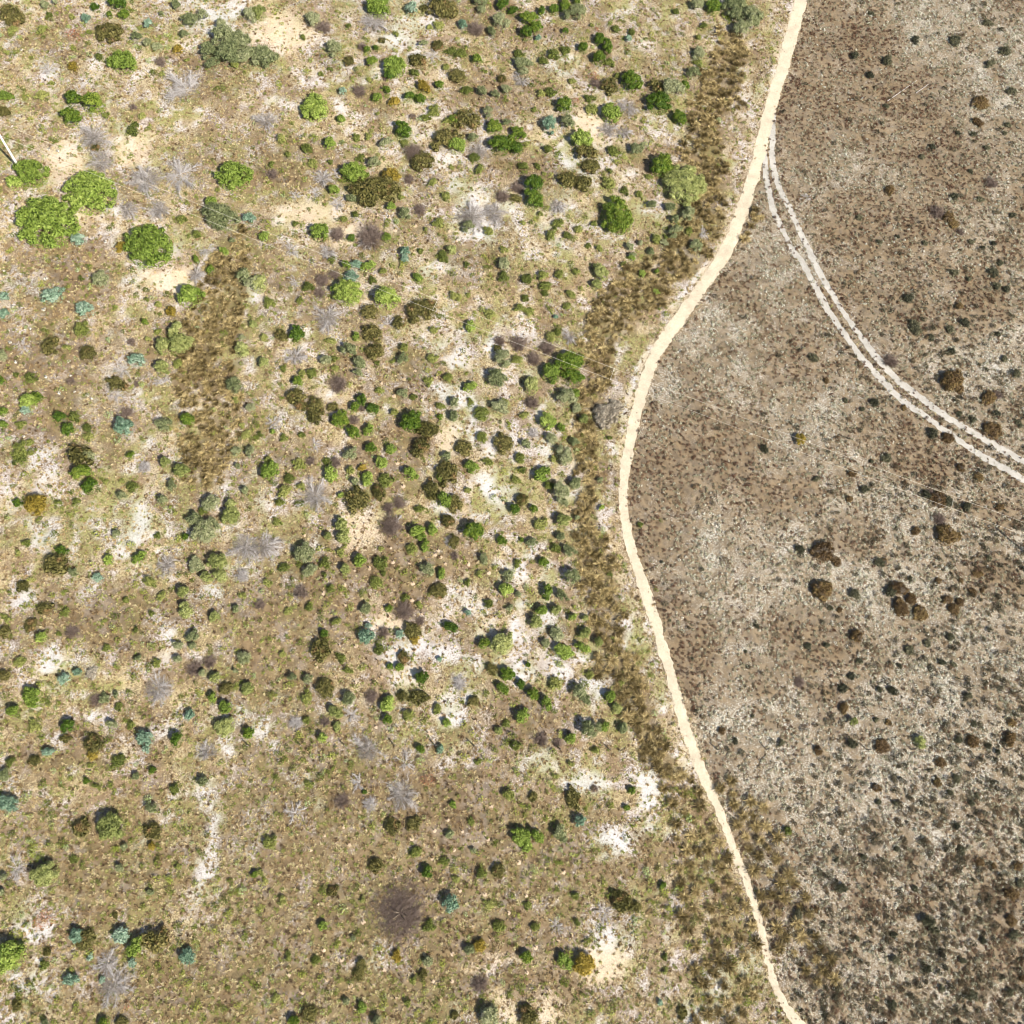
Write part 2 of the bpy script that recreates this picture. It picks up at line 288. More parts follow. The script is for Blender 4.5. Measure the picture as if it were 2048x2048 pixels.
def zones(x, y):
    x, y = clampxy(np.asarray(x, float), np.asarray(y, float))
    u, v = PX(np.stack([x, y, np.zeros_like(x)], -1))
    u = u+ (NZ[0].fbm(x, y, 4.0)-0.5)*46; v = v+(NZ[1].fbm(x, y, 4.0)-0.5)*46
    z = {'u': u, 'v': v, 'R': sstep(-10, 14, right_of_path(u, v))}
    n = NZ[2].fbm(x, y, 7.0)
    z['white'] = np.clip((patch(WHITE, u, v, 1.3)*1.15+0.55*sstep(0.58, 0.75, NZ[3].fbm(x, y, 5.0)))*sstep(0.30, 0.62, NZ[4].fbm(x, y, 1.7, 3)), 0, 1)*(1-z['R'])
    bk = dist('bank', x, y)
    z['white'] = np.maximum(z['white'], (1-sstep(-0.05, 0.45, bk))*0.9)
    z['warm'] = patch(WARM, u, v)*(1-z['R'])
    z['olive'] = np.clip(patch(OLIVE, u, v, 1.4)*0.8+0.5*sstep(0.55, 0.75, NZ[4].fbm(x, y, 9.0))+0.35*sstep(1250, 1900, v), 0, 1)*(1-z['R'])
    z['brown'] = np.clip(patch(BROWN, u, v, 1.4)*0.8+0.5*sstep(0.55, 0.75, NZ[5].fbm(x, y, 6.0)), 0, 1)*(1-z['R'])
    z['rbrown'] = np.clip(patch(R_BROWN, u, v, 1.5)*0.9+0.7*sstep(0.55, 0.75, NZ[6].fbm(x, y, 5.0)), 0, 1)*z['R']
    z['rpale'] = np.clip(patch(R_PALE, u, v, 1.5)*0.9+0.6*sstep(0.56, 0.75, NZ[7].fbm(x, y, 5.0)), 0, 1)*z['R']
    z['tus'] = (inside(T_STRIP, u, v) | inside(T_PATH, u, v)).astype(float)*sstep(0.25, 0.55, NZ[8].fbm(x, y, 2.0, 3))
    return z
fx = np.arange(X0-6, X1+6, 0.42); fy = np.arange(Y0-6, Y1+6, 0.42)
xs = np.concatenate([[-1800, -700, -300], [X0-40], fx, [X1+40], [300, 700, 1800]]); ys = np.concatenate([[-1800, -700, -250], [Y0-40], fy, [Y1+40], [350, 700, 1800]])
gx, gy = np.meshgrid(xs, ys); gz = height(*clampxy(gx, gy))
nx, ny = len(xs), len(ys)
idx = np.arange(nx*ny).reshape(ny, nx)
quads = np.stack([idx[:-1, :-1], idx[:-1, 1:], idx[1:, 1:], idx[1:, :-1]], -1).reshape(-1, 4)
soil = soil_mat('sandy_soil', attr='soil', litter=((80, 66, 48), (122, 102, 74)), speck=0.85)
gm = mesh_np('ground', np.stack([gx, gy, gz], -1).reshape(-1, 3), [quads], soil, smooth=True)
Z = zones(gx.ravel(), gy.ravel())
def mixc(c, d, f): return c*(1-f[:, None])+np.asarray(d)[None]*f[:, None]
n_ = len(Z['u'])
gxr, gyr = gx.ravel(), gy.ravel()
mot1 = NZ[0].fbm(gxr, gyr, 1.5, 3); mot2 = NZ[5].fbm(gxr+90, gyr, 1.1, 2); mot3 = NZ[7].fbm(gxr, gyr+50, 2.6, 3)
c = np.tile(soil_c(214, 196, 164), (n_, 1))
c = mixc(c, soil_c(220, 198, 152), sstep(0.35, 0.65, NZ[8].fbm(gxr, gyr, 11.0)))
c = mixc(c, soil_c(198, 170, 148), Z['brown']*0.7)
c = mixc(c, soil_c(166, 150, 100), Z['olive']*0.8)
c = mixc(c, soil_c(160, 132, 106), sstep(0.50, 0.66, mot1)*0.75)
c = mixc(c, soil_c(168, 166, 96), sstep(0.46, 0.64, mot3)*0.8)
c = mixc(c, soil_c(240, 228, 220), sstep(0.52, 0.70, mot2)*0.75)
c = mixc(c, soil_c(230, 224, 218), Z['white']*0.75)
c = mixc(c, soil_c(238, 214, 180), Z['warm']*0.75)
r = np.tile(soil_c(206, 194, 172), (n_, 1))
r = mixc(r, soil_c(186, 160, 138), Z['rbrown']*0.4)
r = mixc(r, soil_c(224, 218, 200), Z['rpale']*0.75)
r = mixc(r, soil_c(148, 128, 102), sstep(0.50, 0.68, mot1)*0.5)
r = mixc(r, soil_c(232, 224, 210), sstep(0.54, 0.74, mot2)*0.55)
c = c*(1-Z['R'][:, None])+r*Z['R'][:, None]
c = mixc(c, soil_c(132, 116, 78), Z['tus']*0.75)
dpath = dist('path', *clampxy(gxr, gyr)); sp = (1-sstep(0.0, 0.9, dpath+(mot2-0.5)*1.6))
c = mixc(c, soil_c(228, 206, 172), sp*0.75)
ca = gm.color_attributes.new('soil', 'FLOAT_COLOR', 'POINT')
ca.data.foreach_set('color', np.concatenate([c, np.ones((n_, 1))], 1).astype(np.float32).ravel())
la = gm.attributes.new('litter', 'FLOAT', 'POINT')
lit = 0.42+0.5*NZ[9].fbm(gx.ravel(), gy.ravel(), 2.0)+0.35*Z['brown']+0.3*Z['rbrown']+0.3*Z['olive']-0.35*Z['white']-0.35*Z['warm']+0.15*Z['R']
la.data.foreach_set('value', lit.astype(np.float32))
link('ground', gm, kind='structure')

# ------------------------------------------------------------------ footpath and wheel tracks
def strip(name, line, wid, mat, zoff, seed, rag=0.16, cols=7):
    rng = np.random.default_rng(seed)
    t = np.gradient(line, axis=0); t /= np.linalg.norm(t, axis=1)[:, None]+1e-9; nrm = np.stack([-t[:, 1], t[:, 0]], 1)
    n = len(line); s = np.arange(n)*0.25
    def rough(k):
        a = NZ[k](s, s*0+seed, 0.5)*0.5+NZ[k](s, s*0+3.3*seed, 1.7)*0.5
        return (a-0.5)*2*rag+rng.normal(0, rag*0.22, n)
    lo = -wid/2+rough(1); hi = wid/2+rough(2)
    f = np.linspace(0, 1, cols)
    off = lo[:, None]+(hi-lo)[:, None]*f[None]
    xy = line[:, None, :]+nrm[:, None, :]*off[..., None]
    z = height(xy[..., 0], xy[..., 1])+zoff-0.05*np.sin(np.pi*f)[None]*0
    V = np.concatenate([xy, z[..., None]], -1).reshape(-1, 3)
    ii = np.arange(n*cols).reshape(n, cols)
    q = np.stack([ii[:-1, :-1], ii[:-1, 1:], ii[1:, 1:], ii[1:, :-1]], -1).reshape(-1, 4)
    return link(name, mesh_np(name, V, [q], mat, True), kind='structure')
sand_path = soil_mat('path_sand', base=soil_c(236, 217, 186), fine=(0.76, 1.16), big=0.22, bump=0.25)
sand_rut = soil_mat('rut_sand', base=soil_c(214, 205, 190), fine=(0.74, 1.16), big=0.25, bump=0.25)
strip('sandy_path', PATH_W, PATH_WID*0.88, sand_path, 0.030, 1, rag=0.24)
strip('wheel_track', RUTL_W, RUTL_WID*1.05, sand_rut, 0.022, 2, rag=0.20)
strip('wheel_track', RUTR_W, RUTR_WID*1.05, sand_rut, 0.026, 3, rag=0.20)

# ------------------------------------------------------------------ plant shapes
def unit(v): return v/(np.linalg.norm(v, axis=-1, keepdims=True)+1e-9)
_oct_v = unit(np.array([(1,0,0),(-1,0,0),(0,1,0),(0,-1,0),(0,0,1),(0,0,-1),(1,1,1),(1,1,-1),(1,-1,1),(1,-1,-1),(-1,1,1),(-1,1,-1),(-1,-1,1),(-1,-1,-1)], float))
def _hull():
    f = []
    for sx in (0, 1):
        for sy in (2, 3):
            for sz in (4, 5):
                c = 6+(0 if sx == 0 else 4)+(0 if sy == 2 else 2)+(0 if sz == 4 else 1)
                f += [(sx, sy, c), (sy, sz, c), (sz, sx, c)]
    return np.array(f)
_oct_f = _hull()
def leaf_quads(p, n, a, b, rng):
    """diamond leaves at p, facing n, half length a, half width b"""
    t = unit(np.cross(n, unit(rng.normal(size=n.shape)))); s = np.cross(n, t)
    a = np.asarray(a)[:, None]; b = np.asarray(b)[:, None]
    V = np.stack([p-t*a, p+s*b-n*a*0.15, p+t*a, p-s*b-n*a*0.15], 1).reshape(-1, 3)
    return V, np.arange(len(p)*4).reshape(-1, 4)
def crown(name, r, h, nl, leaf, mat, seed, dens=1.6, lobe=0.42, jit=0.55, thin=0.55, fuzz=0.0, core=True, hole=0.0, gaps=0.0):
    rng = np.random.default_rng(seed)
    # lobes spread over a dome
    k = np.arange(nl); ang = k*2.39996+rng.uniform(0, 6.28); d = np.sqrt((k+0.5)/nl)*(1-lobe*0.85)*(1+0.10*np.sin(3*ang+rng.uniform(0, 6.28))+0.08*np.sin(2*ang+rng.uniform(0, 6.28)))+rng.normal(0, 0.03, nl)
    d = np.clip(d, 0, 1); ang = ang+rng.normal(0, 0.25, nl)
    rl = r*lobe*rng.uniform(0.72, 1.18, nl)*(1-0.15*d)
    ecc = 1+0.10*np.cos(2*(ang-rng.uniform(0, 6.28)))
    cz = np.maximum(h*np.sqrt(np.clip(1-d**2*0.85, 0.05, 1))*rng.uniform(0.86, 1.08, nl)-rl*0.9, rl*0.35)
    C = np.stack([r*d*ecc*np.cos(ang), r*d*ecc*np.sin(ang), cz], 1)
    if gaps:                                             # open, uneven plants
        keep = rng.random(nl) > gaps; keep[:3] = True; C = C*np.array([rng.uniform(0.8, 1.25), rng.uniform(0.8, 1.1), 1]); C, rl = C[keep], rl[keep]*1.05
    if hole:
        keep = np.hypot(C[:, 0]-r*0.1, C[:, 1]+r*0.05) > hole*r
        C, rl = C[keep], rl[keep]
    PV, PF, off = [], [], 0
    cnt = np.maximum(8, (dens*2.6*np.pi*rl**2/(leaf**2)*0.75)).astype(int)
    li = np.repeat(np.arange(len(C)), cnt)
    dirs = rng.normal(size=(len(li), 3)); dirs[:, 2] = np.abs(dirs[:, 2])*1.0-0.25*rng.random(len(li)); dirs = unit(dirs)
    rad = rl[li]*(1-0.22*rng.random(len(li))**2+fuzz*rng.random(len(li)))
    p = C[li]+dirs*rad[:, None]
    if core:                                             # leaves between the lobes
        m_ = int(len(p)*0.30); e_ = rng.normal(size=(m_, 3)); e_[:, 2] = np.abs(e_[:, 2]); e_ = unit(e_)
        p = np.concatenate([p, e_*np.array([r*0.86, r*0.86, h*0.80])]); dirs = np.concatenate([dirs, e_])
    ins = np.zeros(len(p), bool)
    for c_, r_ in zip(C, rl): ins |= np.linalg.norm(p-c_, axis=1) < r_*0.74
    ok = (~ins) & (p[:, 2] > 0.02); p, dirs = p[ok], dirs[ok]
    n = unit(dirs+rng.normal(0, jit, dirs.shape)); n[:, 2] = np.abs(n[:, 2])
    s = leaf*rng.uniform(0.55, 1.25, len(p))
    V, Fq = leaf_quads(p, n, s*0.62, s*0.62*thin*rng.uniform(0.8, 1.2, len(p)), rng)
    polys = [Fq]
    if core:
        cv = (C[:, None, :]+_oct_v[None]*(rl*0.80)[:, None, None]); cv[..., 2] = np.maximum(cv[..., 2], 0.01)
        cf = (_oct_f[None]+(np.arange(len(C))*14)[:, None, None]+len(V)).reshape(-1, 3)
        V = np.concatenate([V, cv.reshape(-1, 3)]); polys.append(cf)
    return mesh_np(name, V, polys, mat)
def tube(pts, rad, sides=3):
    pts = np.asarray(pts); n = len(pts); t = unit(np.gradient(pts, axis=0)); a = unit(np.cross(t, np.array([0.13, 0.31, 0.94]))); b = np.cross(t, a)
    th = np.arange(sides)*2*np.pi/sides
    V = pts[:, None, :]+rad[:, None, None]*(np.cos(th)[None, :, None]*a[:, None, :]+np.sin(th)[None, :, None]*b[:, None, :])
    i = np.arange(n*sides).reshape(n, sides); j = np.roll(i, -1, 1)
    return V.reshape(-1, 3), np.stack([i[:-1], j[:-1], j[1:], i[1:]], -1).reshape(-1, 4)
class Tubes:
    def __init__(self): self.V = []; self.F = []; self.n = 0
    def add(self, pts, rad, sides=3):
        V, Fq = tube(pts, rad, sides); self.V.append(V); self.F.append(Fq+self.n); self.n += len(V)
    def mesh(self, name, mat, smooth=False): return mesh_np(name, np.concatenate(self.V), [np.concatenate(self.F)], mat, smooth)
def twig_line(rng, start, dirv, length, n=5, bend=0.25, drop=0.1):
    pts = [np.array(start, float)]; d = np.array(dirv, float); w = rng.normal(0, bend, 3)
    for k in range(n):
        d = unit(d+w*0.25+rng.normal(0, bend*0.35, 3)-np.array([0, 0, drop*k/n])); q = pts[-1]+d*length/n; q[2] = max(q[2], 0.03); pts.append(q)
    return np.array(pts)
def branch_mesh(name, length, mat, seed, thick=0.028, up=0.28, subs=11, fine=4):
    """one dead branch running out along +x with side twigs"""
    rng = np.random.default_rng(seed); T = Tubes()
    main = twig_line(rng, (0, 0, 0.05), (1, 0, up+rng.uniform(-0.1, 0.25)), length, 7, 0.30, 0.45)
    T.add(main, np.linspace(thick, thick*0.3, len(main)))
    for k in range(subs):
        f = rng.uniform(0.15, 0.97)*7; i = int(f); st = main[i]+(main[min(i+1, 7)]-main[i])*(f-i)
        d = unit(unit(main[min(i+1, 7)]-main[max(i-1, 0)])+rng.normal(0, 0.55, 3)*np.array([1, 1, 0.6])); l = length*rng.uniform(0.18, 0.48)*(1-0.35*f/7)
        s = twig_line(rng, st, d, l, 4, 0.35, 0.25); T.add(s, np.linspace(thick*0.42, thick*0.2, 5))
        for m in range(fine):
            g = rng.integers(1, 5); e = twig_line(rng, s[g-1], unit(d+rng.normal(0, 0.6, 3)), l*rng.uniform(0.25, 0.6), 2, 0.3, 0.1)
            T.add(e, np.linspace(thick*0.26, thick*0.14, 3))
    return T.mesh(name, mat)
def twig_dome(name, r, h, mat, seed, n=90, thick=0.012):
    """dense dome of fine dead twigs"""
    rng = np.random.default_rng(seed); T = Tubes()
    for k in range(n):
        a = rng.uniform(0, 6.28); e = rng.uniform(0.05, 1.0); d = np.array([math.cos(a)*math.sqrt(1-e*e*0.8), math.sin(a)*math.sqrt(1-e*e*0.8), e*h/r])
        st = np.array([rng.normal(0, r*0.16), rng.normal(0, r*0.16), 0.03])
        l = r*rng.uniform(0.7, 1.05)
        if r > 2: st = np.array([rng.normal(0, r*0.42), rng.normal(0, r*0.42), 0.05]); l *= 0.45
        m = twig_line(rng, st, unit(d), l, 5, 0.3, 0.35); T.add(m, np.linspace(thick*1.6, thick*0.6, 6))
        for q in range(4):
            g = rng.integers(2, 6); s = twig_line(rng, m[g-1], unit(d+rng.normal(0, 0.6, 3)), l*rng.uniform(0.2, 0.45), 2, 0.3, 0.05); T.add(s, np.linspace(thick*0.9, thick*0.45, 3))
    return T.mesh(name, mat)
def tussock_mesh(name, r, h, mat, seed, n=130, wid=0.030):
    rng = np.random.default_rng(seed)
    a = rng.uniform(0, 6.283, n); out = rng.uniform(0.15, 1.0, n)**0.75*r; tip = h*np.sqrt(np.clip(1-(out/r)**2*0.75, 0.05, 1))*rng.uniform(0.75, 1.1, n)
    dx, dy = np.cos(a), np.sin(a); px, py = -dy, dx
    b = rng.normal(0, 0.05, (n, 2)); w = wid*rng.uniform(0.6, 1.3, n)
    mid = 0.52
    def pt(f, zf, s):
        return np.stack([b[:, 0]+dx*out*f+px*w*s, b[:, 1]+dy*out*f+py*w*s, tip*zf], 1)
    V = np.stack([pt(0, 0, 1), pt(0, 0, -1), pt(mid, 0.82, -1), pt(mid, 0.82, 1), pt(1, 1.0-0.25*rng.random(n), -0.25), pt(1, 1.0-0.25*rng.random(n), 0.25)], 1).reshape(-1, 3)
    o = (np.arange(n)*6)[:, None]
    return mesh_np(name, V, [np.concatenate([o+np.array([0, 1, 2, 3]), o+np.array([3, 2, 4, 5])])], mat)
def stem_mesh(name, h, r, seed, n=5):
    rng = np.random.default_rng(seed); T = Tubes()
    for k in range(n):
        a = k*6.283/n+rng.uniform(-0.4, 0.4); l = twig_line(rng, (0.05*math.cos(a), 0.05*math.sin(a), 0), unit(np.array([math.cos(a)*r*0.6, math.sin(a)*r*0.6, h])), h*0.85, 4, 0.2, 0)
        T.add(l, np.linspace(0.05*r+0.02, 0.02*r+0.008, 5), 5)
    return T.mesh(name, MATS['stem'])

# ------------------------------------------------------------------ every shrub of the photograph: kind x y radius, in 512-pixel tiles enlarged 3.773 times
K = 3.7734
SHRUBS = {
(0,0): "F 80 100 110;L 90 215 50;D 335 30 45;D 410 15 35;A 715 40 38;A 880 5 70;A 820 95 30;A 930 95 50;F 820 230 125;B 920 450 115;E 645 130 50;K 550 255 65;L 325 215 50;L 330 285 22;L 370 105 35;L 540 115 35;L 45 385 28;L 240 440 22;L 350 435 18;G 550 500 55;I 360 505 70;L 745 425 40;L 380 620 28;H 1205 455 50;G 1340 365 45;D 1390 260 40;D 1030 270 45;D 1110 320 40;D 1185 345 38;E 1115 165 42;D 1435 155 60;D 1540 120 50;D 1215 95 25;D 1330 35 45;D 1670 190 60;D 1690 280 95;D 1800 320 110;D 1570 375 75;D 1720 400 100;D 1600 490 50;D 1890 420 115;L 1775 500 50;D 1890 110 60;L 1225 555 35;L 1405 450 30;L 1490 520 25;I 1400 620 200;I 700 1010 150;I 760 1200 140;I 1100 1330 160;I 1350 1290 180;I 960 1560 100;I 1200 1560 110;B 40 720 58;L 175 685 22;L 310 715 65;L 415 730 25;A 555 740 78;A 705 780 92;A 540 880 82;F 30 840 65;L 270 860 18;L 800 880 38;L 1070 880 40;L 1000 985 50;L 1020 945 30;H 1010 815 30;L 60 1035 30;F 725 1115 50;B 235 1300 140;B 110 1380 60;B 680 1440 205;B 350 1670 245;E 590 1815 62;B 1755 1310 148;D 1660 1620 140;B 1590 1520 50;L 1415 1535 28;L 1490 1490 12;B 1120 1840 205;G 920 1860 55;L 1485 1760 50;E 1880 1640 55;I 1560 1870 80;B 1690 1890 45;L 1290 1720 22;L 110 1790 25;L 60 1910 15;L 1360 1650 45;D 1755 1810 35",
(1,0): "B 925 50 108;E 1175 60 60;F 1410 50 115;F 1270 50 40;D 1685 0 60;A 1865 20 50;A 1920 80 30;H 1660 205 75;E 1560 175 40;D 1850 150 60;D 1780 235 38;D 1700 65 40;L 1380 180 45;L 1310 190 30;I 890 130 130;L 700 205 25;D 430 150 60;H 510 205 65;C 20 100 65;L 355 285 28;D 590 365 60;L 500 370 18;D 80 430 95;L 495 430 20;L 565 525 32;L 490 560 25;F 700 465 45;A 875 470 52;A 900 365 28;A 840 380 28;H 800 360 40;B 1040 500 100;A 1005 565 45;L 910 590 22;H 975 590 28;F 1225 450 80;I 1330 400 70;L 1430 500 40;F 1520 560 82;L 1590 670 55;D 1705 680 50;D 1805 700 40;D 1890 660 45;F 1860 585 55;A 1665 440 42;L 1060 260 30;F 950 305 30;D 1265 325 35;F 1370 330 60;L 1480 380 45;L 1550 390 40;L 1190 555 45;G 1265 650 62;A 1385 635 45;A 1155 725 48;A 1240 745 52;G 1050 765 52;E 655 690 40;A 985 680 35;B 910 735 42;H 780 680 60;B 440 800 118;L 850 605 25;B 640 895 42;I 70 890 110;L 915 855 25;L 1275 890 45;L 1350 830 55;H 1180 880 30;L 1440 915 35;F 1590 900 112;A 1490 900 40;D 1750 840 55;A 1800 950 68;A 1840 1090 78;A 1925 1060 50;D 1890 920 40;A 1110 975 75;L 755 1035 35;L 850 1025 35;D 980 1080 50;L 795 1120 25;L 1125 1075 38;H 1190 1140 80;F 1260 1210 115;F 1440 1050 115;B 1515 1095 72;D 1640 1040 40;I 1680 1130 100;L 1650 1190 55;B 555 1080 62;L 385 1120 55;L 240 1170 40;L 345 1045 25;L 190 1040 55;L 430 1230 40;L 560 1220 30;L 120 1230 35;H 120 1300 50;L 200 1290 25;I 510 1330 90;B 740 1300 108;L 790 1190 40;D 890 1225 60;F 860 1440 150;F 1000 1400 110;G 1020 1320 70;B 590 1430 60;I 590 1300 60;H 1155 1345 45;L 1225 1335 20;L 1340 1370 40;B 1020 1560 45;L 1100 1490 35;D 720 1500 40;I 620 1530 70;I 290 1460 60;I 440 1440 60;H 1235 1580 55;D 1120 1610 60;L 1440 1480 40;L 1660 1380 15;L 1610 1300 18;L 1690 1280 50;L 1475 1265 25;I 1620 1610 150;I 1800 1600 120;H 1860 1490 60;D 1600 1710 60;L 1755 1755 38;L 1380 1680 55;L 1310 1660 22;L 1280 1735 30;L 745 1625 40;L 660 1650 40;H 870 1780 115;I 830 1830 70;H 615 1760 65;A 720 1790 32;B 985 1790 45;B 480 1740 75;L 300 1680 35;B 60 1775 45;I 260 1870 70;I 550 1880 80;C 1475 1885 40;L 1870 1890 38;E 1125 1900 45;L 1240 1895 30;L 1320 1895 18;L 1410 1925 40;L 110 1870 25;L 50 1670 22",
(2,0): "A 15 65 35;A 130 120 62;A 110 240 62;A 190 190 52;A 225 70 40;A 320 55 50;A 400 25 50;A 490 5 40;D 500 80 65;D 410 110 40;E 200 280 30;A 405 225 28;L 600 190 28;K 635 225 25;L 780 230 40;L 900 255 35;E 875 300 30;A 540 345 52;A 660 290 50;A 720 350 55;A 660 430 62;L 735 465 50;L 405 370 40;L 310 395 50;L 240 460 50;L 50 400 40;D 80 470 60;D 90 540 50;I 70 590 70;L 460 610 40;L 290 690 45;L 220 700 45;A 905 605 92;L 790 570 35;K 620 570 50;H 640 620 50;F 740 640 75;A 395 785 72;K 480 760 35;F 1085 660 70;A 1105 770 92;D 1205 675 75;A 1300 660 42;A 1265 885 62;D 1365 555 55;D 1410 400 50;L 1400 480 40;L 1235 90 35;L 1450 200 35;L 1340 185 15;L 1405 290 35;A 1520 50 70;D 1680 60 105;D 1780 140 115;D 1720 220 60;D 1400 40 50;B 750 845 82;L 590 740 45;L 605 820 50;I 880 790 100;I 730 960 90;I 850 980 80;E 285 935 68;D 420 925 60;L 165 825 25;A 50 1000 55;A 30 1110 55;L 110 1080 35;B 530 1050 85;L 560 1090 60;F 560 1150 90;F 600 1260 82;F 420 1350 80;F 540 1380 80;L 270 1130 50;D 945 1120 62;L 765 1140 45;A 1130 1240 88;F 1210 1290 60;C 1310 1370 170;L 1040 1335 35;L 730 1390 50;L 850 1440 45;L 740 1300 30;A 160 1390 82;A 165 1500 82;H 40 1420 60;F 30 1500 50;I 340 1540 85;A 800 1620 152;L 960 1460 40;L 80 1690 28;L 150 1695 25;L 210 1620 28;L 240 1310 25;L 90 1260 50;L 190 1250 35;D 1060 1540 40;D 1195 1560 45;D 1330 1605 60;D 1230 1655 40;D 1230 1745 55;L 1340 1740 35;L 1160 1785 25;L 1090 1800 50;D 890 1855 38;D 1150 1835 35;D 970 1830 28;D 1050 1895 32;D 1390 1850 55;I 1440 1740 60;L 660 1875 35;L 575 1855 25;L 620 1690 30;L 500 1730 40;L 300 1775 55;L 420 1785 45;L 350 1690 50;D 910 1920 30;L 1550 1245 28;L 1605 770 18;L 1665 840 20;L 1480 1190 15",
(3,0): "N 660 410 40;N 905 450 50;N 785 550 40;N 1655 180 35;N 1420 300 40;N 1790 385 45;N 1680 480 35;O 1612 770 65;O 1590 920 42;N 900 790 25;O 915 1440 42;H 1690 1375 50;N 1170 1175 25;N 1650 1120 25;N 1250 1100 25;H 1275 1600 60;O 1360 1640 50;O 1400 1690 40;H 1450 1755 30;N 780 95 25;I 290 1490 50;N 1120 290 35;N 1550 1010 22;N 1435 1000 20;N 1815 940 25;N 1790 1000 20;N 1840 690 35;N 690 1640 25;N 840 1830 22;N 975 1790 22;N 1180 1840 22;N 1530 1830 22;N 1610 1500 25;N 1530 1290 20;N 1620 1870 20;N 1700 1840 25;N 1855 1620 25;N 1410 1480 30",
(0,1): "E 395 300 78;E 640 400 72;D 765 180 68;E 35 310 40;E 30 440 50;D 15 750 45;L 375 55 22;L 210 135 25;L 615 175 38;L 75 190 18;L 440 110 20;B 1425 280 108;C 1320 550 60;C 1340 660 92;C 1225 680 66;C 1430 640 45;L 1190 570 32;L 1120 630 35;A 1095 500 32;G 1285 410 50;L 1110 330 35;L 1190 360 35;F 385 680 92;F 660 735 78;L 620 550 80;L 510 690 40;L 870 390 30;L 215 480 15;L 930 580 20;H 990 650 35;E 1035 785 66;C 1225 845 76;L 1345 810 50;F 870 960 75;H 530 940 38;L 230 915 45;L 120 900 35;A 10 940 40;A 280 1060 50;B 205 1090 75;E 190 1160 50;A 445 1215 58;A 505 1305 58;L 555 1200 65;L 655 1300 55;L 670 1360 45;L 150 1270 50;B 15 1170 45;B 20 1270 40;L 160 1450 75;L 150 1530 55;L 225 1400 40;H 955 1180 50;E 925 1285 88;D 1240 1270 60;A 1415 1235 68;F 600 1500 102;D 670 1500 50;A 610 1635 82;A 670 1735 60;A 985 1500 38;L 800 1700 32;C 1250 1560 56;C 1370 1620 64;D 1305 1730 48;D 1225 1840 42;L 920 1700 32;L 1000 1740 50;D 920 1810 50;A 125 1855 42;G 265 1870 100;L 570 1850 45;L 445 1860 40;L 185 1640 28;D 1780 1475 40;D 1895 1485 50;D 1770 975 74;C 1825 700 60;C 1910 515 40;D 1825 610 28;L 1780 1090 35;D 1895 1145 45;L 1825 1280 35;L 1860 1350 45;D 1795 1590 30;D 1850 1775 38;D 1600 1870 62;C 1745 1890 60;L 1540 1920 50;D 1840 150 60;D 1900 200 60;I 1470 120 90;I 920 860 80;I 880 1030 80;I 1230 950 70;I 1090 1590 55;A 1480 25 35;A 1590 100 45;I 160 670 70;L 1825 815 20;H 1040 960 35;L 1860 385 25",
(1,1): "C 25 200 72;E 755 60 52;E 720 150 60;B 690 270 122;B 620 240 60;B 985 310 98;F 1250 410 118;L 570 20 40;B 680 60 45;B 850 70 50;L 955 115 42;L 1020 75 25;L 1090 145 22;B 1220 170 45;L 880 180 40;L 1115 245 18;E 1125 20 40;L 1410 15 42;L 1590 65 32;D 1870 70 50;L 1870 160 50;H 590 130 50;H 480 270 50;H 500 170 60;I 300 180 70;L 390 225 50;I 540 450 135;I 1000 500 75;F 1080 500 70;F 860 420 82;F 880 580 88;F 900 720 88;B 755 600 40;D 700 700 70;D 780 800 55;L 915 810 32;L 1030 795 28;L 1110 690 48;D 1100 770 45;A 305 580 60;L 300 645 30;F 190 600 65;L 60 610 35;L 565 640 40;L 330 330 35;L 100 350 60;I 300 750 95;C 55 800 56;L 205 850 38;D 525 790 50;L 590 780 30;L 600 850 40;L 430 880 60;D 770 890 42;L 350 890 40;A 310 950 50;F 300 1060 80;F 450 1130 82;F 440 1220 60;F 340 1130 60;F 580 1140 50;H 620 970 75;L 930 1015 38;D 1105 1030 48;L 1190 1060 32;L 1240 905 18;L 1300 940 45;A 745 1140 48;A 800 1090 50;A 880 1150 48;H 800 1150 30;A 635 1230 72;A 740 1330 62;B 850 1310 52;L 1040 1180 50;H 740 1240 45;A 1170 1240 88;F 1280 1300 82;F 1250 1430 88;F 1350 1310 45;A 870 1450 52;B 1020 1455 45;B 950 1560 50;B 1165 1640 54;D 710 1490 55;L 540 1550 40;B 565 1640 60;L 710 1620 45;G 800 1600 32;B 840 1680 55;L 980 1690 60;F 760 1840 112;F 930 1780 75;B 640 1805 28;D 740 1700 40;B 105 1620 75;L 90 1540 40;L 250 1680 45;L 230 1780 60;L 190 1870 50;L 330 1870 40;L 340 1740 45;I 440 1800 145;I 440 1420 70;I 130 1250 70;B 125 1325 22;L 210 1370 50;L 30 1345 35;L 345 1350 30;H 410 1545 40;L 320 1570 50;L 360 1600 28;H 600 1560 50;F 1570 1440 78;B 1630 1580 62;F 1440 1640 120;B 1395 1665 38;B 1425 1830 60;F 1500 1860 80;F 1320 1750 80;L 1240 1910 50;L 1600 1760 35;F 1870 1410 92;L 1710 1360 50;B 1620 985 46;L 1620 1090 35;D 1840 1130 66;L 1880 1100 40;L 1700 1180 60;D 1500 1100 50;L 1400 1130 50;D 1490 1200 45;A 1390 1205 28;L 1450 920 55;D 1820 920 76;D 1860 770 76;L 1330 770 45;L 1560 730 25;L 1600 770 20;L 1600 670 16;B 1620 530 45;L 1770 440 45;L 1500 310 60;L 1600 300 30;L 1340 560 40;L 1265 700 20;H 1840 640 50;F 1820 700 40;D 1440 1510 40;H 1080 1860 60;L 1755 1550 40;L 980 910 25;H 1000 1900 50",
